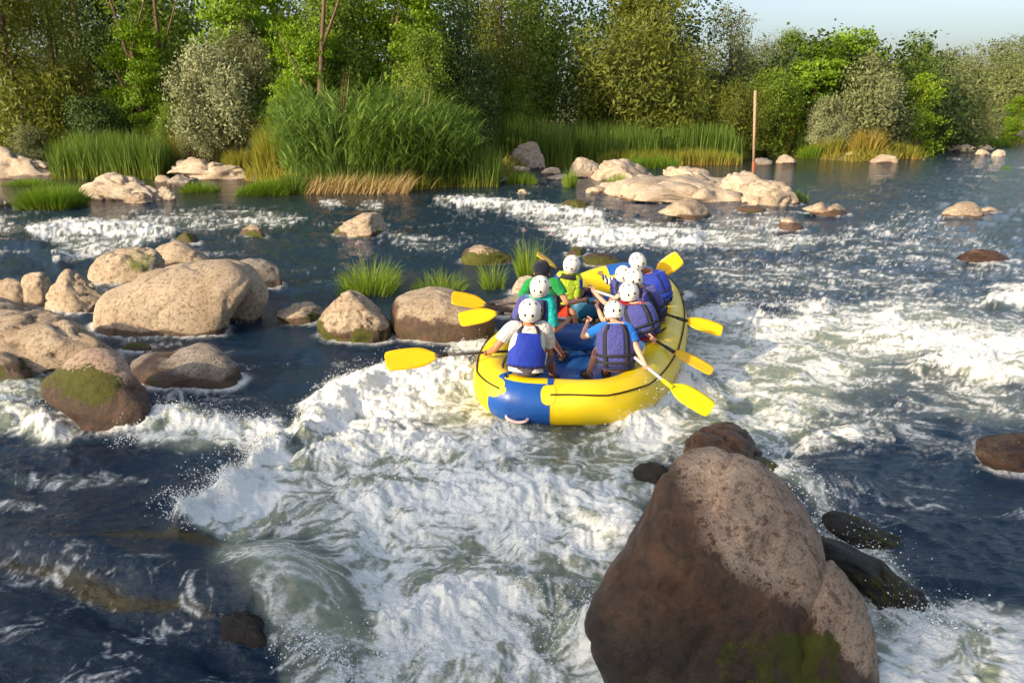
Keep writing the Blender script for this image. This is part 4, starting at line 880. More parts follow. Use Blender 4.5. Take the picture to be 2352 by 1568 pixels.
# flowering stalks rising out of two tufts
def stalk(label, u, vb, vt, lean):
    P0 = onz(u, vb); D = np.hypot(P0[0], P0[1]); H = top_z(u, vt, D)
    root = empty('flower_stalk', (P0[0], P0[1] + .25, -.03)); tag(root, label, 'plant', 'flowering stalks in midstream')
    tube('stem', smooth_path([(0, 0, 0), (lean * .3, 0, H * .5), (lean, 0, H)], 8), np.linspace(.006, .003, 8), M_G['river'], root, 5)
    r = np.random.default_rng(int(u)); n = 40; c_ = np.array([lean, 0, H]) + r.normal(size=(n, 3)) * (.035, .035, .03)
    link('flower_head', leaves_mesh('flower_head', c_, r.normal(size=(n, 3)), .022, .018, r.random(n)), mat('blossom', (.45, .30, .30), .8), root)
stalk('thin flowering stalk rising from the largest grass tuft', 822, 680, 560, .02)
stalk('flowering stalk left of the cap wearer', 1205, 640, 530, -.02)
stalk('flowering stalk with pale pink head above the raft crew', 1243, 640, 524, .1)
stalk('pale seed head leaning right above the raft crew', 1255, 640, 540, .14)
stalk('short green flowering stalk on the pointed back boulder', 382, 600, 545, .03)

# the big reed clump: leafy stems, dry straw at its foot
def reed_clump():
    r = np.random.default_rng(77); Pc = onz(870, 443); D0 = np.hypot(Pc[0], Pc[1])
    root = empty('reed_clump', (Pc[0], Pc[1] + 1.6, 0)); tag(root, 'big clump of tall green reeds bending right over the river', 'reeds', GC)
    org = np.array([Pc[0], Pc[1] + 1.6, 0])
    n = 1150; u = r.uniform(660, 1040, n); y = r.uniform(0, 1, n)
    vt = np.interp(u, [650, 690, 780, 880, 960, 1010, 1050], [235, 186, 172, 188, 214, 232, 262])
    vb = np.interp(u, [650, 900, 1050], [446, 440, 430])
    B = np.array([onz(a, b) for a, b in zip(u, vb)]); B[:, 1] += y * 3.2; B[:, 0] *= (1 + 0.05 * y)
    H = np.array([top_z(a, b, D0 + 2.0) for a, b in zip(u, vt)]) * (0.72 + 0.32 * y) * r.uniform(.84, 1.06, n)
    k = (u - 850) / 200; az = np.where(k > -0.3, 0.0, 2.6) + r.normal(0, .6, n) - 0.3
    lean = 0.05 + 0.26 * np.clip(k, 0, 1) ** 1.5 * (1.2 - y) + 0.10 * r.random(n) + 0.1 * np.clip(-k - .5, 0, 1); curl = 0.10 + 0.16 * r.random(n)
    L = []; V, F, hh = blades_vf(B, H, np.full(n, .016), az, lean, curl, 5, r); tints = [np.repeat(r.random(n) * .4, 12)]; L.append((V, F))
    C = V.reshape(n, 6, 2, 3).mean(2)
    m = 11; tt = r.uniform(.22, 1.0, (n, m)) ** 0.8; ti = tt * 5; i0 = np.minimum(ti.astype(int), 4); f = (ti - i0)[..., None]
    idx = np.arange(n)[:, None]; Q = (C[idx, i0] * (1 - f) + C[idx, i0 + 1] * f).reshape(-1, 3)
    N_ = len(Q); la = np.repeat(az, m) + r.normal(0, 1.0, N_)
    V2, F2, _ = blades_vf(Q, r.uniform(.35, .72, N_), r.uniform(.028, .050, N_), la, r.uniform(.35, 1.0, N_), r.uniform(.1, .9, N_), 3, r)
    L.append((V2, F2)); tints.append(np.repeat(np.clip(r.random(N_) * .8 + .2 * np.repeat(y < .3, m), 0, 1), 8))
    V, F = merge_vf(L); link('reed_leaves', mesh_np('reed_leaves', V - org, F, True, {'tint': np.concatenate(tints)}), M_G['reed'], root)
    n = 1300; u = r.uniform(690, 935, n); B = np.array([onz(a, 440 + r.uniform(-4, 8)) for a in u]); B[:, 1] += r.random(n) * .5; B[:, 2] = -.02
    V, F, _ = blades_vf(B, r.uniform(.35, 1.05, n), np.full(n, .020), r.uniform(-.6, .5, n) - .4, r.uniform(.2, .9, n), r.uniform(0, .3, n), 2, r)
    link('dry_straw', mesh_np('dry_straw', V - org, F, True, {'tint': np.repeat(r.random(n), 6)}), M_G['straw'], root)
    n = 26; u = r.uniform(700, 960, n); B = np.array([onz(a, 440) for a in u]); B[:, 1] += 2
    V, F, _ = blades_vf(B, np.array([top_z(a, np.interp(a, [700, 880, 960], [165, 160, 195]) - r.uniform(0, 26), D0 + 2) for a in u]), np.full(n, .03), np.zeros(n), np.full(n, .06), np.full(n, .05), 5, r)
    link('dry_stalks', mesh_np('dry_stalks', V - org, F, True, {'tint': np.repeat(r.random(n), 12)}), M_G['straw'], root)
reed_clump()
# the pole on the shelf
def at_y_(u, v, y):
    d = ray(u, v); return cC + d * (y / d[1])
M_POLE = mat('weathered_pole', (.36, .22, .13), .8, .3); t = NT(M_POLE); c = t.coord('Object', (1, 1, .2))
t.out(t.mix(t.noise(14, 5, .7, c), (.16, .10, .06), (.46, .33, .22)))
Pp = onz(1728, 437, 0); D = np.hypot(Pp[0], Pp[1]); zt = top_z(1735, 208, D)
pr = empty('marker_pole', (Pp[0], Pp[1], 0.2)); tag(pr, 'tall thin weathered pole standing on the white rock shelf', 'pole')
px_ = at_y_(1735, 208, Pp[1])[0] - Pp[0]
tube('upper_pole', [(px_ * .2, 0, .9), (px_, 0, zt - .2)], .055, M_POLE, pr, 10); tube('rusty_foot', [(0, 0, -.1), (px_ * .2, 0, .92)], .064, mat('rusty_pole_foot', (.23, .075, .035), .85), pr, 10)

# low grass all along the far waterline
r = np.random.default_rng(5); n = 26000; bq = r.uniform(-0.64, 0.64, n); Dq = bank_dist(bq) + r.uniform(-.25, 1, n) ** 1 * 7.0 * r.random(n) ** .8
xq, yq = Dq * np.sin(bq), Dq * np.cos(bq); zq_ = ground_h(xq, yq); kp = (zq_ > -0.12) & (pn(xq * .5, yq * .5, 88) > -.25); xq, yq, zq_ = xq[kp], yq[kp], zq_[kp]; n = len(xq)
V, F, hh = blades_vf(np.stack([xq, yq, zq_ - .04], 1), r.uniform(.15, .75, n) * (1 + pn(xq * .8, yq * .8, 89)), np.full(n, .038), r.uniform(0, 6.28, n), r.uniform(.1, .6, n), r.uniform(0, .5, n), 2, r)
o = link('bank_grass', mesh_np('bank_grass', V, F, True, {'hh': np.clip(hh * 2, 0, 1), 'tint': np.repeat(np.clip(.5 + .8 * pn(xq * .4, yq * .4, 90) + r.normal(0, .15, n), 0, 1), 6)}), M_G['yellowgreen']); tag(o, 'low yellow green grass along the far waterline', None, None, 'stuff')
# ---------------------------------------------------------------- trees of the near bank behind the camera; their shade lies on the foreground rapids
for i, (x, y, H_, R_, kd, vr) in enumerate([(-22.5, -6.6, 7.6, 2.6, 'mid', 0), (-19.0, -6.4, 7.6, 2.5, 'mid', 1), (-15.6, -6.8, 7.8, 2.6, 'mid', 2), (-12.2, -6.3, 7.7, 2.5, 'mid', 0), (-8.8, -6.6, 7.6, 2.6, 'mid', 1), (-5.4, -6.2, 7.4, 2.5, 'mid', 2)]):
    me, r0, h0, LC = crown_mesh(kd, vr, R_, H_)
    z = 0.6; root = empty('bank_tree', (x, y, z), i * 1.3); tag(root, 'leafy tree on the near bank behind the viewer', 'tree', 'near bank trees behind the viewer')
    cr = link('crown', me, LEAF[kd], root); cr.scale = (R_ / r0, R_ / r0, H_ / h0)
    tube('trunk', smooth_path([(0, 0, -.3), (.1, 0, H_ * .4), (0, .1, H_ * .8)], 8), np.linspace(.2, .06, 8), M_BARK, root, 8)
# ---------------------------------------------------------------- flying droplets and froth along the breaking crests
def spray(spec, name, label, rmin, rmax, seed):
    r = np.random.default_rng(seed); P, Rd = [], []
    for line, n, su, sv, hh, dx in spec:
        n = int(n * 3.4)
        L = smooth_path(np.c_[np.array(line, float), np.zeros(len(line))], 60)[:, :2]; i = r.integers(0, 59, n); t = r.random(n)[:, None]; q = L[i] * (1 - t) + L[i + 1] * t
        clump = 0.5 + pn(q[:, 0] / 26, q[:, 1] / 26, seed); keep = r.random(n) < np.clip(clump, .05, 1); q = q[keep]; m = len(q); cl = clump[keep]
        z = r.exponential(1.0, m) ** 1.1 * hh * np.clip(cl * 1.6, .15, 1.6); z = np.minimum(z, hh * 4)
        q = q + np.c_[r.normal(0, su, m) + dx * z / max(hh, .01), r.normal(0, sv, m)]
        for (u, v), zz in zip(q, z):
            b = onz(u, v, 0.05); P.append((b[0], b[1], water_at(b[0], b[1]) + zz)); Rd.append(rmin * (rmax / rmin) ** (r.random() ** 3.2) * (1.0 if zz > .05 else 1.2))
    me = bpy.data.meshes.new(name); me.vertices.add(len(P)); me.vertices.foreach_set('co', np.array(P, np.float32).ravel()); at = me.attributes.new('rad', 'FLOAT', 'POINT'); at.data.foreach_set('value', np.array(Rd, np.float32))
    o = link(name, me, M_DROP); tag(o, label, None, None, 'stuff')
    ng = bpy.data.node_groups.new(name + '_points', 'GeometryNodeTree'); ng.interface.new_socket('Geometry', in_out='INPUT', socket_type='NodeSocketGeometry'); ng.interface.new_socket('Geometry', in_out='OUTPUT', socket_type='NodeSocketGeometry')
    gi, go = ng.nodes.new('NodeGroupInput'), ng.nodes.new('NodeGroupOutput'); mp = ng.nodes.new('GeometryNodeMeshToPoints'); na = ng.nodes.new('GeometryNodeInputNamedAttribute'); na.data_type = 'FLOAT'; na.inputs['Name'].default_value = 'rad'; sm = ng.nodes.new('GeometryNodeSetMaterial'); sm.inputs['Material'].default_value = M_DROP
    ng.links.new(gi.outputs[0], mp.inputs['Mesh']); ng.links.new(na.outputs[0], mp.inputs['Radius']); ng.links.new(mp.outputs[0], sm.inputs[0]); ng.links.new(sm.outputs[0], go.inputs[0])
    md = o.modifiers.new('points', 'NODES'); md.node_group = ng; return o
M_DROP = mat('white_water_drop', (.74, .77, .78), .25, .5)
C1 = [(428,1225),(480,1175),(545,1125),(600,1070),(620,1045),(650,1030)]
spray([(C1, 5200, 12, 12, .050, -26), ([(690,985),(750,935),(800,905),(870,868),(980,850),(1090,850)], 3600, 14, 10, .045, -8), ([(280,975),(400,955),(520,962),(640,980)], 1500, 12, 8, .03, 0),
       ([(1400,985),(1440,950),(1500,915),(1550,870)], 3600, 22, 20, .065, 10), ([(1560,800),(1590,740),(1700,712),(1850,705)], 1800, 14, 10, .045, 6), ([(1040,800),(1090,775),(1130,790)], 500, 10, 8, .04, 0),
       ([(1770,1085),(1850,1140),(1930,1230),(2010,1330),(2080,1400),(2200,1440)], 3200, 40, 26, .06, 4), ([(2120,840),(2200,845),(2300,850)], 900, 20, 8, .04, 0), ([(1990,790),(2100,800),(2300,820)], 1000, 24, 10, .05, 0),
       ([(840,1540),(900,1460),(1000,1420),(1200,1380),(1360,1420)], 2600, 50, 40, .045, 0), ([(1360,1400),(1400,1480),(1480,1540)], 1200, 22, 20, .05, -10), ([(640,1500),(720,1490),(800,1530)], 800, 20, 16, .035, 0),
       ([(0,920),(60,930),(120,970)], 500, 16, 10, .03, 0), ([(150,520),(250,515),(350,525)], 500, 20, 4, .06, 0), ([(1150,470),(1250,475),(1380,495)], 600, 20, 4, .07, 0), ([(1730,735),(1760,725),(1790,735)], 300, 8, 8, .07, 0),
       ([(620,1180),(800,1100),(1000,1080),(1300,1120)], 1500, 80, 60, .02, 0), ([(340,985),(310,1000),(260,1010)], 350, 16, 8, .03, 0)],
      'spray_droplets', 'white droplets thrown up along the breaking crests', .0006, .0062, 5)
# ---------------------------------------------------------------- the raft
def at_y(u, v, y):
    d = ray(u, v); return cC + d * (y / d[1])
def pvc(name, col, rough=0.32):
    m = mat(name, col, rough, 0.5); t = NT(m); c = t.coord('Object')
    n = t.noise(3.5, 5, .6, c); f = t.noise(38, 5, .7, c)
    cc = t.mix(t.ramp(n, [(.45, 0.0), (.75, .25)]), col, tuple(x * .72 + .03 for x in col)); cc = t.mix(t.ramp(f, [(.66, 0.0), (.76, .35)]), cc, (.42, .38, .28))
    t.out(cc, t.math('MULTIPLY_ADD', n, .3, rough - .12), t.bump(n, .12, .03)); return m
M_Y = pvc('yellow_raft_fabric', (0.83, 0.60, 0.008)); M_YP = pvc('yellow_patch_fabric', (0.86, 0.66, 0.012), .4)
M_BL = pvc('blue_raft_fabric', (0.010, 0.085, 0.36)); M_FL = pvc('blue_floor_fabric', (0.018, 0.085, 0.30), .3)
M_SEAM = mat('seam_tape', (.70, .48, .006), .45); M_BK = mat('black_webbing', (.016, .014, .016), .7, .3); M_ROPE = mat('dark_rope', (.035, .016, .014), .8, .2); M_PINK = mat('pale_pink_handle', (.75, .50, .48), .5)
M_WHITE = mat('white_plastic', (.78, .76, .72), .5); M_YROPE = mat('yellow_rope', (.75, .58, .02), .7)
RC = [(1250,922,.20),(1175,912,.22),(1138,880,.24),(1155,815,.25),(1225,755,.27),(1280,705,.28),(1325,672,.33),(1375,650,.42),(1440,638,.50),(1490,650,.43),(1524,682,.34),(1537,735,.28),(1527,800,.25),(1485,878,.21),(1400,922,.20)]
RP = smooth_path([onz(*p) for p in RC], 160, closed=True); NR = len(RP); TR = 0.245
RT = np.roll(RP, -1, 0) - np.roll(RP, 1, 0); RT /= np.linalg.norm(RT, axis=1)[:, None]
RA = np.cross(RT, (0, 0, 1.)); RA /= np.linalg.norm(RA, axis=1)[:, None]; RB = np.cross(RA, RT)
def r_at(A_, s):
    s = s % NR; i = int(s); f = s - i; return A_[i % NR] * (1 - f) + A_[(i + 1) % NR] * f
def rsurf(s, deg, k=1.0):      # 90 top, 180 outboard, 0 inboard
    a = R(deg); return r_at(RP, s) + TR * k * (r_at(RA, s) * math.cos(a) + r_at(RB, s) * math.sin(a))
def s_of(u, v, deg=120):
    best = min(range(NR), key=lambda i: (lambda p: (p[0] - u) ** 2 + (p[1] - v) ** 2)(proj(*rsurf(i, deg)))); return best
raft = empty('inflatable_raft', (1.1, 9.4, 0.0)); tag(raft, 'yellow and blue inflatable raft full of paddlers in the rapids', 'raft')
def rl(P): return np.asarray(P, float) - (1.1, 9.4, 0.0)
V, F = tube_vf(rl(RP), TR, 40, closed=True); link('tube', mesh_np('tube', V, F), M_Y, raft)
def rpatch(name, s0, s1, d0, d1, m_, k=1.012, ns=24, nd_=30, edge=None, parent=raft):
    """a sheet glued on the tube; s in path steps (may wrap), d in degrees"""
    G = []
    for i in range(ns + 1):
        for j in range(nd_ + 1):
            a, b = i / ns, j / nd_
            s, d = s0 + (s1 - s0) * a, d0 + (d1 - d0) * b
            if edge: s, d = edge(a, b, s, d)
            G.append(rl(rsurf(s, d, k)))
    ix = np.arange(ns)[:, None] * (nd_ + 1) + np.arange(nd_)[None]
    F = np.stack([ix, ix + 1, ix + nd_ + 2, ix + nd_ + 1], -1).reshape(-1, 4)
    return link(name, mesh_np(name, np.array(G), F), m_, parent)
sl, sr = s_of(1134, 925, 195), s_of(1270, 945, 195)
if sl > NR / 2: sl -= NR
if sr > NR / 2: sr -= NR
lo, hi = min(sl, sr), max(sl, sr)
rpatch('blue_stern_panel', lo, hi, 112, 300, M_BL)
rpatch('blue_seam_strip', lo - .3, lo + .6, 48, 113, M_BL, 1.016, 3, 8); rpatch('blue_seam_strip', hi - .6, hi + .3, 48, 113, M_BL, 1.016, 3, 8)
def rounded(sc, rs_, dc, rd):
    def f(a, b, s, d):
        x, y = 2 * a - 1, 2 * b - 1; return sc + rs_ * x * math.sqrt(1 - .42 * y * y), dc + rd * y * math.sqrt(1 - .42 * x * x)
    return f
rpatch('yellow_corner_patch', 0, 1, 0, 1, M_YP, 1.032, 16, 16, edge=rounded(hi - .25, 1.15, 141, 25)); rpatch('yellow_corner_patch', 0, 1, 0, 1, M_YP, 1.032, 16, 16, edge=rounded(lo + .35, 1.15, 141, 25))
sb0 = s_of(1405, 630, 90); rpatch('blue_bow_panel', sb0 - 1, sb0 + 8, 30, 250, M_BL)
for k_ in range(9):
    s_ = (hi + 14 + k_ * 15.5); rpatch('seam_tape', s_, s_ + .35, 20, 300, M_SEAM, 1.006, 2, 30)
# floor with lengthwise air ribs, cross thwarts
half = NR // 2; G = []; NA, NC = 56, 40; i_b = s_of(1440, 630, 90)
for i in range(NA + 1):
    f = i / NA; a = r_at(RP, 1 + f * (i_b - 2)); b = r_at(RP, NR - 1 - f * (NR - i_b - 2))
    for j in range(NC + 1):
        g = j / NC; p = a * (1 - g) + b * g; p[2] = p[2] * 1.0 - .17 + 0.035 * abs(math.sin(g * 8 * math.pi)) ; G.append(rl(p))
ix = np.arange(NA)[:, None] * (NC + 1) + np.arange(NC)[None]; F = np.stack([ix, ix + 1, ix + NC + 2, ix + NC + 1], -1).reshape(-1, 4)
link('floor', mesh_np('floor', np.array(G), F), M_FL, raft)
for f in (0.44, 0.70):
    a = r_at(RP, 1 + f * (i_b - 2)); b = r_at(RP, NR - 1 - f * (NR - i_b - 2)); a, b = a * .93 + b * .07, a * .07 + b * .93; mid = (a + b) / 2
    P = [a + (0, 0, .04), a * .7 + b * .3 + (0, 0, .05), mid + (0, 0, .05), b * .7 + a * .3 + (0, 0, .05), b + (0, 0, .04)]
    tube('thwart', smooth_path(rl(P), 14), .17, M_FL, raft, 20)
# grab line, rings, handle
ring_px = [(1152, 795), (1104, 860), (1138, 892), (1266, 908), (1404, 901), (1470, 858), (1508, 790), (1548, 722), (1543, 668), (1502, 614)]
rs = [s_of(u, v, 150) for u, v in ring_px]
def seg_rope(a, b):
    if b - a > NR / 2: b -= NR
    if a - b > NR / 2: a -= NR
    n = max(4, int(abs(b - a)) * 2); P = [rl(rsurf(a + (b - a) * t, 142 - 3 * math.sin(t * math.pi), 1.05)) for t in np.linspace(0, 1, n)]
    tube('grab_line', P, .0085, M_ROPE, raft, 6)
for a, b in [(rs[0], rs[1]), (rs[1], rs[2]), (rs[3], rs[4]), (rs[4], rs[5]), (rs[5], rs[6]), (rs[6], rs[7]), (rs[7], rs[8]), (rs[8], rs[9])]: seg_rope(a, b)
for s in rs:
    p = [rl(rsurf(s, 142, 1.02)), rl(rsurf(s + .3, 150, 1.07)), rl(rsurf(s - .3, 150, 1.07)), rl(rsurf(s, 142, 1.02))]
    rpatch('ring_patch', s - .9, s + .9, 132, 156, M_Y, 1.018, 6, 6, edge=rounded(s, .7, 144, 11))
def flat_handle(name, s0, s1, deg, m_, rad=.016, kk=1.16):
    P = [rl(rsurf(s0, deg, 1.0)), rl(rsurf(s0 + (s1 - s0) * .12, deg, kk)), rl(rsurf((s0 + s1) / 2, deg + 4, kk + .02)), rl(rsurf(s0 + (s1 - s0) * .88, deg, kk)), rl(rsurf(s1, deg, 1.0))]
    tube(name, smooth_path(P, 14), rad, m_, raft, 8)
sh = s_of(1172, 952, 222), s_of(1222, 960, 222); sh = [x - NR if x > NR / 2 else x for x in sh]
flat_handle('carry_handle', sh[0], sh[1], 206, M_PINK)
# loose webbing tails on the left stern tube and on the right tube
for P in ([(1163, 865), (1158, 845), (1166, 828), (1162, 812)], [(1160, 862), (1168, 848), (1172, 830)]):
    Q = [onz(u, v, .47 - .02 * i) for i, (u, v) in enumerate(P)]; tube('webbing_tail', smooth_path(rl(Q), 10), .010, M_BK, raft, 5)
for P in ([(1500, 765), (1515, 764), (1530, 752)], [(1502, 762), (1512, 752), (1524, 745)]):
    Q = [onz(u, v, .50) for u, v in P]; tube('yellow_cord', smooth_path(rl(Q), 10), .008, M_YROPE if P[0][0] == 1502 else M_BK, raft, 5)
# small printed emblem on the right tube and the dark stain near it
s = s_of(1558, 775, 170); rpatch('printed_emblem', s - .5, s + .5, 168, 178, mat('emblem_print', (.12, .03, .02), .6), 1.014, 3, 3)
s = s_of(1564, 768, 170); rpatch('printed_emblem', s - .3, s + .3, 160, 166, mat('emblem_print_pale', (.6, .35, .3), .6), 1.014, 3, 3)
# blue gear bag with a white label near the bow
bm = bmesh.new(); bmesh.ops.create_cube(bm, size=1); bmesh.ops.subdivide_edges(bm, edges=bm.edges[:], cuts=3, use_grid_fill=True)
for v_ in bm.verts:
    n_ = Vector(v_.co).normalized() * .62; v_.co = v_.co.lerp(n_, .45); v_.co.x *= .42; v_.co.y *= .30; v_.co.z *= .28
pb = at_y(1348, 690, 10.1); bag = empty('gear_bag', tuple(pb - (0, 0, .1))); tag(bag, 'teal blue gear bag lying on the raft floor near the bow', 'bag')
from_bm(bm, 'sack', mat('teal_bag', (.01, .10, .20), .5), bag)
bm = bmesh.new(); bmesh.ops.create_grid(bm, x_segments=1, y_segments=1, size=.045); ob = from_bm(bm, 'white_tag', M_WHITE, bag, False); ob.location = (-.02, -.140, .03); ob.rotation_euler = (R(80), 0, 0)
# ---------------------------------------------------------------- the crew
def skin_mat(name, col):
    m = mat(name, col, .5, .4, Subsurface_Weight=.12); m.node_tree.nodes['Principled BSDF'].inputs['Subsurface Radius'].default_value = (.02, .008, .004)
    t = NT(m); t.out(t.mix(t.noise(18, 4, .6, t.coord('Object')), tuple(x * .86 for x in col), tuple(min(1, x * 1.12) for x in col))); return m
SK = {'tan': skin_mat('skin_tanned', (.50, .20, .10)), 'fair': skin_mat('skin_fair', (.66, .34, .23)), 'mid': skin_mat('skin_mid_tone', (.56, .26, .15))}  # plain skin tones: tanned, fair and one in between
def cloth(name, col, rough=.85, str_=.5):
    m = mat(name, col, rough, .25, Sheen_Weight=.15); t = NT(m); c = t.coord('Object')
    t.out(t.mix(t.noise(6, 4, .6, c), tuple(x * .82 for x in col), col), None, t.bump(t.noise(11, 4, .6, c, 1.6), min(1, str_ * 1.6), .05)); return m
CL = {'white': cloth('white_cotton', (.74, .72, .69)), 'turq': cloth('turquoise_cotton', (.01, .42, .42)), 'green': cloth('green_cotton', (.01, .26, .06)), 'lime': cloth('lime_cotton', (.36, .50, .03)),
      'blue': cloth('bright_blue_cotton', (.01, .16, .60)), 'maroon': cloth('maroon_cotton', (.26, .006, .02)), 'navy': cloth('navy_cloth', (.018, .02, .10)), 'red': cloth('orange_red_cloth', (.66, .045, .012)),
      'grey': cloth('grey_cloth', (.10, .085, .11)), 'royal': cloth('royal_blue_vest', (.010, .035, .36), .6, .2), 'violet': cloth('violet_vest', (.058, .064, .27), .65, .35), 'dnavy': cloth('dark_navy', (.012, .014, .05)),
      'plaid': cloth('dark_plaid_cloth', (.09, .035, .05))}
M_STR = mat('striped_cotton', (.8, .8, .8), .85); t = NT(M_STR)
w_ = t.n('ShaderNodeTexWave', bands_direction='X'); w_.inputs['Scale'].default_value = 9; t.l(t.coord('Object'), w_.inputs['Vector']); t.out(t.ramp(w_.outputs['Fac'], [(.47, (.02, .02, .035)), (.53, (.78, .74, .72))]))
M_HEL = mat('white_helmet_shell', (.74, .70, .63), .34, .5); t = NT(M_HEL); t.out(t.mix(t.noise(7, 4, .6, t.coord('Object')), (.66, .61, .53), (.78, .75, .69)), None, None)
M_HOLE = mat('dark_vent', (.006, .006, .008), .9, .1); M_HAIR = mat('dark_brown_hair', (.045, .018, .012), .6); M_EYE = mat('eye', (.02, .015, .01), .2)
M_SANDAL = mat('brown_sandal', (.05, .03, .02), .8); M_STRAP = mat('black_strap', (.022, .022, .026), .75, .3)
nz_ = lambda v: v / (np.linalg.norm(v) + 1e-9)

def skin_body(name, verts, edges, root=0):
    """verts (x,y,z,r) grown into one continuous surface"""
    me = bpy.data.meshes.new('sk'); me.from_pydata([tuple(v[:3]) for v in verts], edges, []); o = bpy.data.objects.new('sk', me); COL.objects.link(o)
    md = o.modifiers.new('s', 'SKIN'); md.use_smooth_shade = True
    for i, v in enumerate(verts):
        sv = me.skin_vertices[0].data[i]; sv.radius = (v[3], v[3]); sv.use_root = (i == root)
    o.modifiers.new('u', 'SUBSURF').levels = 1
    dg = bpy.context.evaluated_depsgraph_get(); ev = o.evaluated_get(dg); m2 = bpy.data.meshes.new_from_object(ev)
    bpy.data.objects.remove(o); return m2
def me_vf(me):
    V = np.empty(len(me.vertices) * 3); me.vertices.foreach_get('co', V); F = [tuple(p.vertices) for p in me.polygons]; return V.reshape(-1, 3), F
def hand_vf(wrist, palm, axis, side, s=1.0):
    """palm block and five curled fingers closed round a shaft along axis"""
    L = []; ax = nz_(axis); fw_ = nz_(palm - wrist); n = nz_(np.cross(ax, fw_)); 
    if np.linalg.norm(np.cross(ax, fw_)) < .2: n = nz_(np.cross(ax, (0, 0, 1.)))
    out = nz_(np.cross(n, ax))
    for k, ln in enumerate([.92, 1.0, .96, .78]):
        b = palm + ax * (k - 1.5) * .021 * s - out * .01 * s
        P = [b - n * .012 * s, b + out * .030 * s * ln - n * .022 * s, b + out * .052 * s * ln + n * .004 * s, b + out * .036 * s * ln + n * .028 * s, b + out * .012 * s + n * .034 * s]
        L.append(tube_vf(smooth_path(P, 8), np.linspace(.0105, .0075, 8) * s, 6))
    b = palm + ax * 2.1 * .02 * s
    L.append(tube_vf(smooth_path([b - out * .02 * s, b + out * .012 * s + n * .020 * s, b - ax * .02 * s + out * .034 * s + n * .030 * s], 6), np.linspace(.0125, .009, 6) * s, 6))
    return L
class Loft:
    """elliptical torso sections along the spine"""
    def __init__(s, P, Rt, W_, D_, p=2.3):
        s.P = smooth_path(P, 24); s.R = nz_(Rt); t = np.linspace(0, 1, 24); k = np.linspace(0, 1, len(W_))
        s.W, s.D = np.interp(t, k, W_), np.interp(t, k, D_); s.p = p
        T = np.gradient(s.P, axis=0); s.T = T / np.linalg.norm(T, axis=1)[:, None]; s.Fw = np.cross(s.T, s.R); s.Fw = np.cross(s.R, s.T) * -1; s.Fw /= np.linalg.norm(s.Fw, axis=1)[:, None]
        s.Rr = s.R - s.T * (s.T @ s.R)[:, None]; s.Rr /= np.linalg.norm(s.Rr, axis=1)[:, None]
    def pt(s, t, deg, off=0.0):       # 0 = wearer's right, 90 = back, 180 = left, 270 = front
        t = np.clip(t, 0, 1) * 23; i = int(min(t, 22)); f = t - i; l = lambda A: A[i] * (1 - f) + A[i + 1] * f
        a = R(deg); c, q = math.cos(a), math.sin(a); e = 2 / s.p
        x = math.copysign(abs(c) ** e, c); y = math.copysign(abs(q) ** e, q)
        return l(s.P) + l(s.Rr) * x * (l(s.W) + off) + l(s.Fw) * -y * -1 * (l(s.D) + off) * s.bk
    bk = 1
    def grid(s, t0, t1, fn, nt=12, na=12, off=0.02, thick=0.012, closed=False, puff=0.0):
        """sheet between t0 and t1; fn(tt) gives its two edge angles; has real thickness"""
        outer, inner = [], []
        for i in range(nt + 1):
            tt = i / nt; a0, a1 = fn(tt)
            for j in range(na + 1):
                g = j / na; a = a0 + (a1 - a0) * g; o2 = off + puff * math.sin(math.pi * min(1, max(0, tt))) ** .5 * (1 if closed else math.sin(math.pi * g) ** .4)
                outer.append(s.pt(t0 + (t1 - t0) * tt, a, o2 + thick)); inner.append(s.pt(t0 + (t1 - t0) * tt, a, off - .004))
        n = (nt + 1) * (na + 1); V = np.array(outer + inner); ix = np.arange(nt)[:, None] * (na + 1) + np.arange(na)[None]
        F = np.stack([ix, ix + 1, ix + na + 2, ix + na + 1], -1).reshape(-1, 4); Fi = F[:, ::-1] + n; E = []
        for j in range(na): E += [(j, j + 1, n + j + 1, n + j), (nt * (na + 1) + j, nt * (na + 1) + j + 1, n + nt * (na + 1) + j + 1, n + nt * (na + 1) + j)]
        if not closed:
            for i in range(nt): a, b = i * (na + 1), (i + 1) * (na + 1); E += [(a, b, n + b, n + a), (a + na, b + na, n + b + na, n + a + na)]
        return V, np.vstack([F, Fi, np.array(E)])
def sheet(name, vf, m_, parent, org):
    V, F = vf; me = mesh_np(name, V - org, F); bm = bmesh.new(); bm.from_mesh(me); bmesh.ops.recalc_face_normals(bm, faces=bm.faces); bm.to_mesh(me); bm.free()
    return link(name, me, m_, parent)

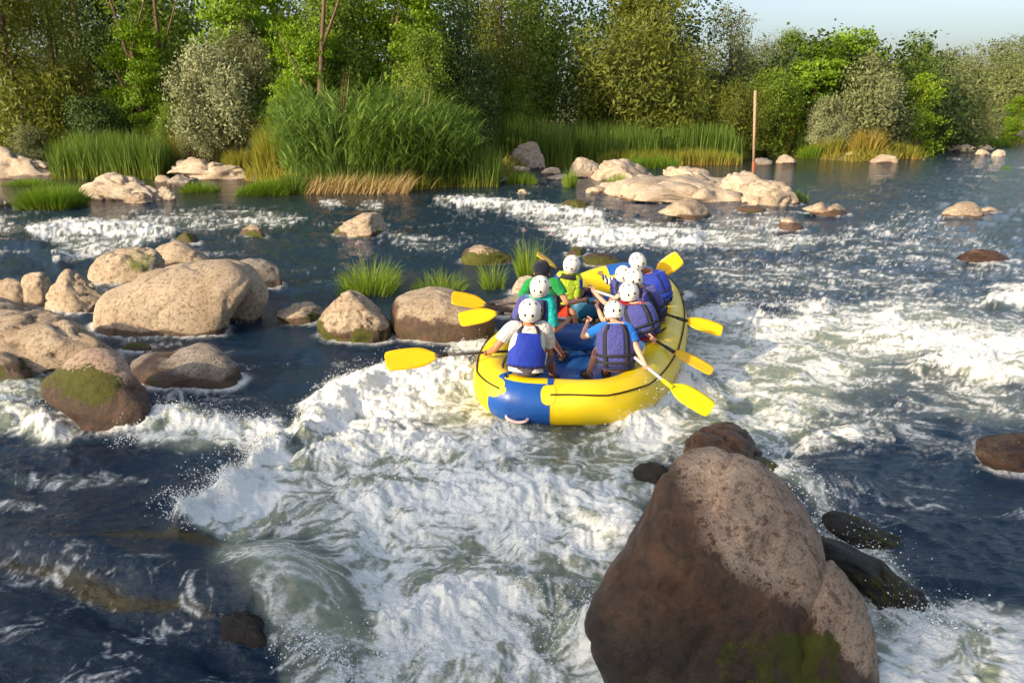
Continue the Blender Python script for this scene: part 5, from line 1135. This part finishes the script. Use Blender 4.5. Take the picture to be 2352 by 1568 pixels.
def helmet(parent, org, head, fwd, up, w):
    """skate style half shell with drilled vents"""
    fwd = nz_(fwd - up * (fwd @ up)); rt_ = np.cross(fwd, up); V0, F0 = ico(4); V, keep = [], []
    ca, cb, cc_ = w / 2, w / 2 * 1.14, w / 2 * 1.10
    P = []
    for v in V0:
        z = v[2]; x, y = v[0] * (1 - .03 * max(0, -z)), v[1]
        P.append((x * ca, y * cb, z * cc_))
    P = np.array(P); cut = -0.52 * cc_ + np.where(P[:, 1] > 0, 0.22 * cc_ * (P[:, 1] / cb), -0.12 * cc_ * np.abs(P[:, 1] / cb))
    bel = P[:, 2] < cut; Fk = F0[~bel[F0].all(1)]
    P[bel, 2] = cut[bel]; rr = np.hypot(P[:, 0] / ca, P[:, 1] / cb); k = np.where(bel, np.sqrt(np.clip(1 - (cut / cc_) ** 2, .1, 1)) / np.maximum(rr, .05), 1); P[:, 0] *= k; P[:, 1] *= k
    q = P * .93; V = np.vstack([P, q]); F = np.vstack([Fk, Fk[:, ::-1] + len(P)])
    B = np.stack([rt_, fwd, up], 0); c0 = head + up * .012
    o = link('helmet', mesh_np('helmet', V @ B + c0 - org, F), M_HEL, parent)
    # rim bead
    a = np.linspace(0, 2 * math.pi, 37)[:-1]; zc = -0.52 * cc_ + np.where(np.sin(a) > 0, .22 * cc_ * np.sin(a), -.12 * cc_ * np.abs(np.sin(a))); kr = np.sqrt(np.clip(1 - (zc / cc_) ** 2, .1, 1))
    RP_ = np.stack([np.cos(a) * ca * kr * 1.0, np.sin(a) * cb * kr * 1.0, zc], 1); vv, ff = tube_vf(RP_ @ B + c0 - org, .0055, 6, closed=True); link('rim', mesh_np('rim', vv, ff), M_HEL, o)
    L = []
    def hole(az, el, s=.0085):
        d = np.array([math.cos(el) * math.sin(az), math.cos(el) * math.cos(az), math.sin(el)]); p = d * (ca, cb, cc_); n = nz_(d / (ca, cb, cc_)); t1 = nz_(np.cross(n, (0.01, 0, 1))); t2 = np.cross(n, t1); an = np.linspace(0, 2 * math.pi, 9)[:-1]
        ring = [p + n * .0012 + t1 * math.cos(x) * s + t2 * math.sin(x) * s * 1.35 for x in an]; v = np.array([p + n * .0012] + ring)
        f = np.array([(0, 1 + i, 1 + (i + 1) % 8, 1 + (i + 1) % 8) for i in range(8)]); L.append((v, f))
    for az in (-2.82, 2.82, -0.32, 0.32, -1.75, 1.75): hole(az, -.06 if abs(az) > 2 else .12, .0125)
    for k in range(7): hole(k * 2 * math.pi / 7 + math.pi, .86, .0105)
    V, F = merge_vf(L); V = V @ B + c0 - org; me = bpy.data.meshes.new('vent_holes'); me.from_pydata([tuple(x) for x in V], [], [tuple(f[:3]) for f in F.tolist()]); ob = link('vent_holes', me, M_HOLE, o); tag(ob, kind='stuff')
    # chin strap
    P2 = [c0 - rt_ * ca * .9 - up * .03, c0 - rt_ * ca * .72 - up * .10 + fwd * .02, c0 + fwd * .045 - up * .145, c0 + rt_ * ca * .72 - up * .10 + fwd * .02, c0 + rt_ * ca * .9 - up * .03]
    tube('chin_strap', smooth_path(np.array(P2) - org, 14), .006, M_STRAP, o, 5)
    return o

def person(label, skin, pel, head, fwd, sh, el, ha, kn, ft, shirt, shorts, vest=None, vest_m=None, hel_w=.24, hair=None, grip_ax=None, k=1.0, sleeve=.8, hat=None, sleeve_mat=None):
    """all joints in world metres; sh, el, ha, kn, ft are (left, right) pairs"""
    pel, head = np.array(pel, float), np.array(head, float); fwd = nz_(np.array([*fwd, 0.0])); rt_ = np.cross(fwd, (0, 0, 1.))
    org = pel.copy(); org[2] = pel[2] - .12; root = empty('person', tuple(org)); tag(root, label, 'person', 'paddlers in the raft')
    sh = [np.array(a, float) for a in sh]; el = [np.array(a, float) for a in el]; ha = [np.array(a, float) for a in ha]; kn = [np.array(a, float) for a in kn]; ft = [np.array(a, float) for a in ft]
    shm = (sh[0] + sh[1]) / 2; up = nz_(head - shm); up = nz_(up * .5 + np.array([0, 0, .8])); nb_ = shm + up * .045
    sh_r = nz_(sh[1] - sh[0])
    # --- body: one skin
    hr = .098 * k
    v = [(*pel, .115 * k), (*(pel * .55 + shm * .45), .105 * k), (*(pel * .18 + shm * .82), .115 * k), (*nb_, .062 * k), (*(head - up * .085), .056 * k), (*(head - up * .03 + fwd * .012), .080 * k), (*(head + up * .045), hr * .93), (*(head + up * .085), .060 * k)]
    e = [(0, 1), (1, 2), (2, 3), (3, 4), (4, 5), (5, 6), (6, 7)]
    for i in (0, 1):
        b = len(v); pm = ha[i]; wr = pm + nz_(el[i] - pm) * .075 * k; a0 = sh[i] * .92 + shm * .08
        v += [(*a0, .062 * k), (*(a0 * .5 + el[i] * .5), .047 * k), (*el[i], .040 * k), (*(el[i] * .55 + wr * .45), .038 * k), (*wr, .025 * k), (*pm, .030 * k)]
        e += [(2, b), (b, b + 1), (b + 1, b + 2), (b + 2, b + 3), (b + 3, b + 4), (b + 4, b + 5)]
        b = len(v); hp = pel + rt_ * (-.09, .09)[i] * k; sh_k = kn[i] * .62 + ft[i] * .38; toe = ft[i] + nz_(fwd + rt_ * (-.15, .15)[i]) * .15 * k + (0, 0, -.035)
        v += [(*hp, .088 * k), (*(hp * .5 + kn[i] * .5), .075 * k), (*kn[i], .055 * k), (*sh_k, .052 * k), (*(ft[i] + (0, 0, .03)), .034 * k), (*(ft[i] * .5 + toe * .5 + (0, 0, -.008)), .034 * k), (*toe, .026 * k)]
        e += [(0, b)] + [(b + q, b + q + 1) for q in range(6)]
    V, F = me_vf(skin_body('b', v, e)); F = [tuple(f) for f in F]; n0 = len(V)
    L = []
    for i in (0, 1):
        wr = ha[i] + nz_(el[i] - ha[i]) * .075 * k; ax = grip_ax[i] if grip_ax is not None and grip_ax[i] is not None else rt_; L += hand_vf(wr, ha[i], np.array(ax, float), i, k)
    # ears, nose, brow joined to the same skin
    e0, fI = ico(2); hf = nz_(fwd)
    for s_ in (-1, 1): L.append((e0 * (.012, .02, .032) * k @ np.stack([rt_, hf, up]) + head + rt_ * s_ * .093 * k - up * .02, np.c_[fI, fI[:, 2]]))
    L.append((e0 * (.014, .022, .026) * k @ np.stack([rt_, hf, up]) + head + hf * .098 * k - up * .02, np.c_[fI, fI[:, 2]]))
    L.append((e0 * (.026, .010, .008) * k @ np.stack([rt_, hf, up]) + head + hf * .082 * k - up * .062, np.c_[fI, fI[:, 2]]))
    for lv, lf in L:
        F += [tuple(dict.fromkeys((f + n0).tolist())) for f in lf]; V = np.vstack([V, lv]); n0 += len(lv)
    me = bpy.data.meshes.new('body'); me.from_pydata([tuple(x) for x in (V - org)], [], F); me.polygons.foreach_set('use_smooth', [True] * len(F)); body = link('body', me, SK[skin], root)
    for s_ in (-1, 1): link('eye', mesh_np('eye', e0 * .011 * k + head + rt_ * s_ * .033 * k + hf * .088 * k + up * .008 - org, fI), M_EYE, root)
    # --- shirt: torso loft and sleeves
    spine = [pel - (0, 0, .04), pel * .6 + shm * .4, pel * .2 + shm * .8, shm + up * .012, nb_ + up * .012]
    lf = Loft(spine, sh_r * .7 + rt_ * .3, np.array([.175, .165, .178, .175, .165, .075]) * k, np.array([.135, .125, .130, .125, .085, .070]) * k)
    # find which sign is the back
    lf.bk = 1 if (lf.pt(.5, 90) - lf.pt(.5, 270)) @ fwd < 0 else -1
    def closed_loft(t0, t1, off, nt=16, na=28):
        V = np.array([lf.pt(t0 + (t1 - t0) * i / nt, 360 * j / na, off + .004 * math.sin(j * 1.7 + i * 1.3)) for i in range(nt + 1) for j in range(na)])
        F = [(i * na + j, i * na + (j + 1) % na, (i + 1) * na + (j + 1) % na, (i + 1) * na + j) for i in range(nt) for j in range(na)]; return V, np.array(F)
    parts = [closed_loft(0.0, .985, .012)]
    for i in (0, 1):
        a0 = sh[i] * .82 + shm * .18 - (0, 0, .0); end = sh[i] * (1 - sleeve) + el[i] * sleeve
        P = smooth_path([shm * .55 + sh[i] * .45 - up * .01, a0, sh[i] * .62 + el[i] * .38, end], 12) if sleeve < .98 else smooth_path([a0, sh[i] * .5 + el[i] * .5, el[i], el[i] * .4 + ha[i] * .6], 14)
        sv = tube_vf(P, np.interp(np.linspace(0, 1, len(P)), [0, .3, 1], [.070, .078, .066 if sleeve < .98 else .040]) * k, 16, caps=False)
        if sleeve_mat is not None: link('sleeve', mesh_np('sleeve', sv[0] - org, sv[1]), sleeve_mat, root)
        else: parts.append(sv)
    sheet('shirt', merge_vf(parts), CL[shirt], root, org)
    # --- shorts
    parts = [tube_vf([pel - (0, 0, .05), pel + (0, 0, .05)], .15 * k, 20, flat=1)]
    for i in (0, 1):
        hp = pel + rt_ * (-.09, .09)[i] * k; parts.append(tube_vf(smooth_path([hp, hp * .55 + kn[i] * .45, hp * .18 + kn[i] * .82], 8), np.array([.102, .100, .098, .096, .094, .092, .090, .092]) * k, 18, caps=False))
    sheet('shorts', merge_vf(parts), CL[shorts], root, org)
    # --- sandals
    for i in (0, 1):
        fd = nz_(fwd + rt_ * (-.15, .15)[i]); a = ft[i] - fd * .05 - (0, 0, .062); b = a + fd * .26 * k; rr_ = np.cross(fd, (0, 0, 1.))
        W2 = [.034, .040, .036, .046, .044, .020]; P = np.linspace(a, b, 6); V = np.array([p + rr_ * w * s_ + (0, 0, z) for z in (0, .018) for p, w in zip(P, W2) for s_ in (-1, 1)])
        F = [(2 * q + d, 2 * q + 1 + d, 2 * q + 3 + d, 2 * q + 2 + d) for d in (0, 12) for q in range(5)] + [(2 * q, 2 * q + 2, 2 * q + 14, 2 * q + 12) for q in range(5)] + [(2 * q + 1, 2 * q + 3, 2 * q + 15, 2 * q + 13) for q in range(5)] + [(0, 1, 13, 12), (10, 11, 23, 22)]
        s_o = sheet('sandal', (V, np.array(F)), M_SANDAL, root, org)
        for q in (.25, .62, .85):
            m_ = a + (b - a) * q; P = [m_ - rr_ * .045 + (0, 0, .01), m_ - rr_ * .036 + (0, 0, .055 if q > .5 else .075), m_ + rr_ * .036 + (0, 0, .055 if q > .5 else .075), m_ + rr_ * .045 + (0, 0, .01)]; tube('strap', smooth_path(np.array(P) - org, 9), .009, M_SANDAL, s_o, 5)
    # --- life vest
    if vest == 'foam':
        vt = link_v = sheet('life_vest', lf.grid(.10, .955, lambda t: (-90, 270), 20, 36, .026, .026, closed=True), CL[vest_m], root, org)
        sheet('shoulder_panel', lf.grid(.84, .965, lambda t: (38 + 20 * t, 80), 5, 5, .028, .022), CL[vest_m], vt, org); sheet('shoulder_panel', lf.grid(.84, .965, lambda t: (100, 142 - 20 * t), 5, 5, .028, .022), CL[vest_m], vt, org)
        sheet('side_panel', lf.grid(.12, .80, lambda t: (12, 52), 8, 5, .045, .016), CL[vest_m], vt, org); sheet('side_panel', lf.grid(.12, .80, lambda t: (128, 168), 8, 5, .045, .016), CL[vest_m], vt, org)
        sheet('back_panel', lf.grid(.30, .86, lambda t: (66, 114), 8, 6, .045, .018), CL[vest_m], vt, org)
        sheet('lower_panel', lf.grid(.02, .12, lambda t: (10, 170), 4, 14, .03, .02), CL['navy'], vt, org)
        for c_ in (60, 120): sheet('strap', lf.grid(.08, .97, lambda t, c_=c_: (c_ - 6, c_ + 6), 16, 2, .060, .008), M_STRAP, vt, org)
        for t0 in (.14, .29): sheet('strap', lf.grid(t0, t0 + .055, lambda t: (-20, 200), 2, 24, .064, .007), M_STRAP, vt, org)
    elif vest == 'bib':
        vt = sheet('life_vest', lf.grid(.14, .80, lambda t: (np.interp(t, [0, .35, .62, 1], [14, 24, 54, 60]), np.interp(t, [0, .35, .62, 1], [166, 156, 126, 120])), 16, 16, .020, .020), CL[vest_m], root, org)
        sheet('hem_band', lf.grid(.10, .15, lambda t: (4, 176), 2, 14, .022, .018), CL['navy'], vt, org)
        for c_, q in ((60, 1), (120, -1)): sheet('shoulder_strap', lf.grid(.78, .985, lambda t, c_=c_, q=q: (c_ - 7 - q * 8 * t, c_ + 7 - q * 8 * t), 8, 3, .016, .012), M_STRAP, vt, org)
        sheet('side_piping', lf.grid(.16, .42, lambda t: (17, 20), 8, 1, .030, .014), M_WHITE, vt, org)
        tube('side_webbing', smooth_path(np.array([lf.pt(.3, 176, .03), lf.pt(.22, 186, .05), lf.pt(.1, 182, .07), lf.pt(.04, 176, .06)]) - org, 9), .012, M_STRAP, vt, 5)
    elif vest == 'full':
        vt = sheet('life_vest', lf.grid(.10, .92, lambda t: (-90, 270), 16, 36, .018, .022, closed=True), CL[vest_m], root, org)
        sheet('waist_belt', lf.grid(.26, .31, lambda t: (-20, 200), 2, 24, .040, .006), CL['navy'], vt, org)
        for c_ in (62, 118): sheet('strap', lf.grid(.30, .96, lambda t, c_=c_: (c_ - 3.5, c_ + 3.5), 10, 1, .040, .006), CL['navy'], vt, org)
    elif vest == 'open':
        vt = sheet('life_vest', lf.grid(.10, .86, lambda t: (140 - 8 * t, 262), 14, 16, .018, .024), CL[vest_m], root, org); sheet('front_panel', lf.grid(.10, .86, lambda t: (280, 392), 14, 14, .018, .024), CL[vest_m], vt, org)
        sheet('collar_strap', lf.grid(.86, .965, lambda t: (30, 150), 3, 14, .014, .010), M_STRAP, vt, org); sheet('side_piping', lf.grid(.2, .5, lambda t: (136, 139), 8, 1, .03, .014), M_WHITE, vt, org)
        sheet('waist_strap', lf.grid(.16, .20, lambda t: (20, 150), 2, 16, .016, .008), M_STRAP, vt, org)
    if hat is None: helmet(root, org, head, nz_(fwd * 1.0 + np.array([0, 0, -.12])), nz_(up * .8 + nz_(head - nb_) * .4), hel_w)
    else:
        V0, F0 = ico(3); q = V0 * (.116, .128, .128) * k; q[:, 2] = np.maximum(q[:, 2], -.035); B = np.stack([rt_, fwd, up]); cp = link('knit_cap', mesh_np('knit_cap', q @ B + head + up * .03 - org, F0), cloth('navy_knit', (.012, .014, .028), .95), root)
    if hair:
        P = [head - fwd * .085 - up * .01, head - fwd * .12 - up * .08, head - fwd * .12 - up * .20 + rt_ * .03, head - fwd * .10 - up * .29 + rt_ * .05]; tube('ponytail', smooth_path(np.array(P) - org, 12), np.interp(np.linspace(0, 1, 12), [0, .4, 1], [.03, .042, .012]), M_HAIR, root, 10)
    V0, F0 = ico(3); q = V0 * (.100, .108, .10) * k; q[:, 2] = np.clip(q[:, 2], -.062, 1); hb = link('hair', mesh_np('hair', q @ np.stack([rt_, fwd, up]) + head - fwd * .006 + up * .012 - org, F0), M_HAIR, root)
    return root
Y = at_y
def paddle(label, grip, neck, tip, width=.22, nrm=(0, -.4, 1), silver=(.2, .75), dark=True, blade='y', belly=1.0):
    grip, neck, tip = (np.array(a, float) for a in (grip, neck, tip)); root = empty('paddle', tuple(grip)); tag(root, label, 'paddle', 'yellow bladed paddles')
    ax = nz_(tip - neck); n = nz_(np.array(nrm, float) - ax * (np.array(nrm, float) @ ax)); wv = np.cross(ax, n); L_ = np.linalg.norm(tip - neck)
    # blade outline: shoulder swells quickly, squared rounded end
    S_ = [(0, .07), (.05, .16), (.14, .46), (.26, .78), (.40, .95), (.6, 1.0), (.8, .98), (.92, .93), (.975, .80), (1.0, .52)]
    nx = 7; rows = []
    for a, w in smooth_path([(x, y, 0) for x, y in S_], 22)[:, :2]:
        for j in range(nx):
            g = (j / (nx - 1)) * 2 - 1; rows.append((a, g * w, g))
    top, bot = [], []
    for a, g, gg in rows:
        p = neck + ax * a * L_ + wv * g * width / 2; rib = .012 * math.exp(-(gg / .16) ** 2) * (1 - a) ** .6; cup = .018 * (gg ** 2) * math.sin(a * math.pi) + .03 * a * a
        top.append(p + n * (.006 + rib + cup)); bot.append(p + n * (-.006 - rib + cup))
    N_ = len(top); V = np.array(top + bot); m = 22; ix = np.arange(m - 1)[:, None] * nx + np.arange(nx - 1)[None]; F = np.stack([ix, ix + 1, ix + nx + 1, ix + nx], -1).reshape(-1, 4)
    E = [(i * nx, (i + 1) * nx, N_ + (i + 1) * nx, N_ + i * nx) for i in range(m - 1)] + [(i * nx + nx - 1, (i + 1) * nx + nx - 1, N_ + (i + 1) * nx + nx - 1, N_ + i * nx + nx - 1) for i in range(m - 1)] + [((m - 1) * nx + j, (m - 1) * nx + j + 1, N_ + (m - 1) * nx + j + 1, N_ + (m - 1) * nx + j) for j in range(nx - 1)]
    sheet('blade', (V, np.vstack([F, F[:, ::-1] + N_, np.array(E)])), M_BLADE2 if blade == 'y2' else M_BLADE, root, grip)
    d = neck - grip; f = lambda t: grip + d * t - grip
    if dark: tube('shaft', [f(0), f(1.02)], .0155, M_SHAFT, root, 10)
    if silver: tube('silver_sleeve', [f(silver[0]), f(silver[1])], .0175, M_ALU, root, 12)
    tube('socket', [f(.94), f(1.05)], np.array([.020, .024]), M_SHAFT if blade != 'y2' else M_BLADE2, root, 10)
    tg = np.cross(nz_(d), n); tube('grip', [-tg * .055, tg * .055], .017, M_SHAFT, root, 10)
    return root
M_BLADE = mat('yellow_orange_blade', (.86, .46, .004), .34); t = NT(M_BLADE); t.out(t.mix(t.ramp(t.noise(9, 6, .7, t.coord('Object', (1, 1, 1))), [(.60, 0.0), (.72, .55)]), (.90, .50, .004), (.62, .22, .01)))
M_BLADE2 = mat('lemon_yellow_blade', (.86, .70, .005), .34)
M_SHAFT = mat('black_shaft', (.022, .014, .014), .45); M_ALU = mat('aluminium_shaft', (.66, .65, .64), .3, .5, .35)
PD = {}
def pad(key, label, g, nk, tp, **kw):
    G, N, T_ = Y(*g), Y(*nk), Y(*tp); PD[key] = (G, N, nz_(N - G)); paddle(label, G, N, T_, **kw)
pad('F', 'paddle held out low by the stern paddler in the white shirt', (1262,800,7.95), (1011,816,7.62), (885,833,7.45), width=.24, nrm=(0,-.75,.66), silver=None)
pad('G', 'lower of the two paddle blades poking out left, held by the paddler in turquoise', (1312,733,8.72), (1146,718,8.55), (1055,738,8.45), width=.205, nrm=(-.1,-.72,.7), silver=(.0, .30))
pad('H', 'upper of the two paddle blades poking out left, held by the cap wearer', (1350,688,9.45), (1121,700,9.1), (1036,686,9.0), width=.20, nrm=(0,-.70,.7), silver=None)
pad('I', 'paddle seen nearly edge on beside the tall grass, held by the lime shirted paddler', (1346,668,10.05), (1279,616,10.1), (1231,586,10.1), width=.16, nrm=(.3,-.2,.93), silver=None)
pad('E', 'paddle with blade raised above the bow, held by the paddler in plain royal blue', (1462,676,10.55), (1504,632,10.35), (1562,590,10.3), width=.24, nrm=(0,-.95,.3), silver=None)
pad('C', 'paddle with level blade out right, held by the ponytailed paddler', (1352,663,9.5), (1568,734,9.0), (1657,763,8.9), width=.20, nrm=(.2,-.65,.72), silver=(.03, .45))
pad('B', 'paddle angled down right, held by the paddler in maroon', (1364,694,9.0), (1540,803,8.15), (1634,857,8.0), width=.19, nrm=(.35,-.45,.8), silver=None)
pad('A', 'lemon yellow paddle dipping into the foam, held by the small paddler in blue', (1348,732,8.20), (1534,882,7.12), (1632,945,6.95), width=.25, nrm=(.25,-.62,.74), silver=(.16, .96), blade='y2')
def on(key, t): G, N, a = PD[key]; return G + (N - G) * t
def ax(*k): return [PD[x][2] if x else None for x in k]
# sitting places; (left, right)
person('stern paddler with white T-shirt and royal blue bib vest', 'tan', Y(1207,842,7.36), Y(1217,716,7.42), (.10, 1), [Y(1170,753,7.42), Y(1258,753,7.46)], [Y(1138,800,7.36), Y(1262,815,7.62)], [on('F', .57), on('F', .03)],
       [(.10, 7.86, .52), (.42, 7.84, .52)], [(.10, 8.05, .16), (.46, 8.02, .16)], 'white', 'grey', 'bib', 'royal', .238, grip_ax=ax('F', 'F'), k=1.0, sleeve=.62)
person('paddler with turquoise sleeves and violet vest behind the stern paddler', 'mid', (.16, 8.62, .58), Y(1240,660,8.44), (.22, 1), [Y(1204,690,8.52), Y(1264,686,8.46)], [Y(1190,752,8.5), Y(1272,762,8.46)], [on('G', .62), on('G', .02)],
       [(.16, 9.0, .58), Y(1262,768,8.55)], [(.36, 8.96, .17), Y(1289,815,8.78)], 'turq', 'navy', 'foam', 'violet', .236, grip_ax=ax('G', 'G'), k=.92, sleeve=.8)
person('paddler with dark knit cap, green sleeves and orange red shorts', 'mid', (.42, 9.32, .58), Y(1244,624,9.14), (.22, 1), [Y(1212,652,9.2), Y(1280,650,9.12)], [Y(1190,712,9.15), Y(1302,696,9.05)], [on('H', .66), on('H', .02)],
       [(.62, 9.62, .60), Y(1316,714,9.22)], [(.80, 9.42, .17), Y(1326,784,9.35)], 'green', 'red', 'open', 'dnavy', .24, grip_ax=ax('H', 'H'), k=.98, sleeve=.55, hat=1)
person('paddler with lime green shirt on the left bow tube', 'mid', (.76, 10.12, .60), Y(1313,609,9.92), (.32, 1), [Y(1287,632,10.0), Y(1327,634,9.96)], [Y(1282,668,10.2), Y(1324,690,10.0)], [on('I', .45), on('I', .03)],
       [(.95, 10.45, .62), (1.15, 10.2, .60)], [(1.15, 10.4, .2), (1.3, 10.1, .2)], 'lime', 'navy', 'open', 'royal', .233, grip_ax=ax('I', 'I'), k=.92, sleeve=.8)
person('big paddler with plain royal blue vest on the right bow tube', 'tan', (2.02, 10.02, .62), Y(1465,602,9.98), (-.05, 1), [Y(1466,629,10.1), Y(1514,632,10.02)], [Y(1452,685,10.3), Y(1518,672,10.35)], [on('E', .10), on('E', .55)],
       [(1.8, 10.45, .64), (2.05, 10.5, .64)], [(1.7, 10.5, .2), (1.85, 10.6, .2)], 'royal', 'navy', 'full', 'royal', .229, grip_ax=ax('E', 'E'), k=1.05, sleeve=.85)
person('small paddler with striped sleeves beside the royal blue vest', 'fair', (1.62, 9.86, .56), Y(1431,631,9.86), (-.2, 1), [Y(1412,648,9.9), Y(1446,648,9.88)], [Y(1397,645,10.15), Y(1452,690,10.0)], [Y(1379,628,10.35), Y(1440,700,10.2)],
       [(1.40, 10.15, .60), (1.62, 10.2, .60)], [(1.35, 10.15, .2), (1.6, 10.2, .2)], 'violet', 'navy', 'foam', 'violet', .212, k=.82, sleeve=1.0, sleeve_mat=M_STR)
person('paddler with brown ponytail and violet vest gripping a level paddle', 'fair', (1.80, 9.22, .58), Y(1456,640,9.18), (-.05, 1), [Y(1440,666,9.22), Y(1494,668,9.16)], [Y(1394,700,9.3), Y(1496,756,8.98)], [on('C', .03), on('C', .68)],
       [(1.50, 9.45, .60), (1.72, 9.55, .60)], [(1.42, 9.3, .17), (1.62, 9.45, .17)], 'violet', 'navy', 'foam', 'violet', .238, hair=1, grip_ax=ax('C', 'C'), k=.92, sleeve=.25)
person('paddler with maroon sleeves and violet vest behind the smallest paddler', 'fair', (1.58, 8.56, .54), Y(1445,673,8.68), (-.08, 1), [Y(1427,700,8.7), Y(1484,706,8.62)], [Y(1386,738,8.75), Y(1487,766,8.45)], [on('B', .03), on('B', .80)],
       [(1.25, 8.85, .58), (1.5, 8.95, .58)], [(1.12, 8.75, .16), (1.40, 8.85, .16)], 'maroon', 'maroon', 'foam', 'violet', .237, grip_ax=ax('B', 'B'), k=.93, sleeve=.62)
person('smallest paddler with bright blue sleeves and violet vest at the right stern', 'fair', Y(1416,836,7.62), Y(1410,717,7.78), (-.12, 1), [Y(1383,752,7.72), Y(1444,752,7.66)], [Y(1338,776,7.78), Y(1466,806,7.52)], [on('A', .02), on('A', .76)],
       [Y(1372,800,7.86), (1.20, 8.0, .52)], [Y(1352,860,7.96), (1.10, 8.2, .17)], 'blue', 'plaid', 'foam', 'violet', .215, grip_ax=ax('A', 'A'), k=.86, sleeve=.62)
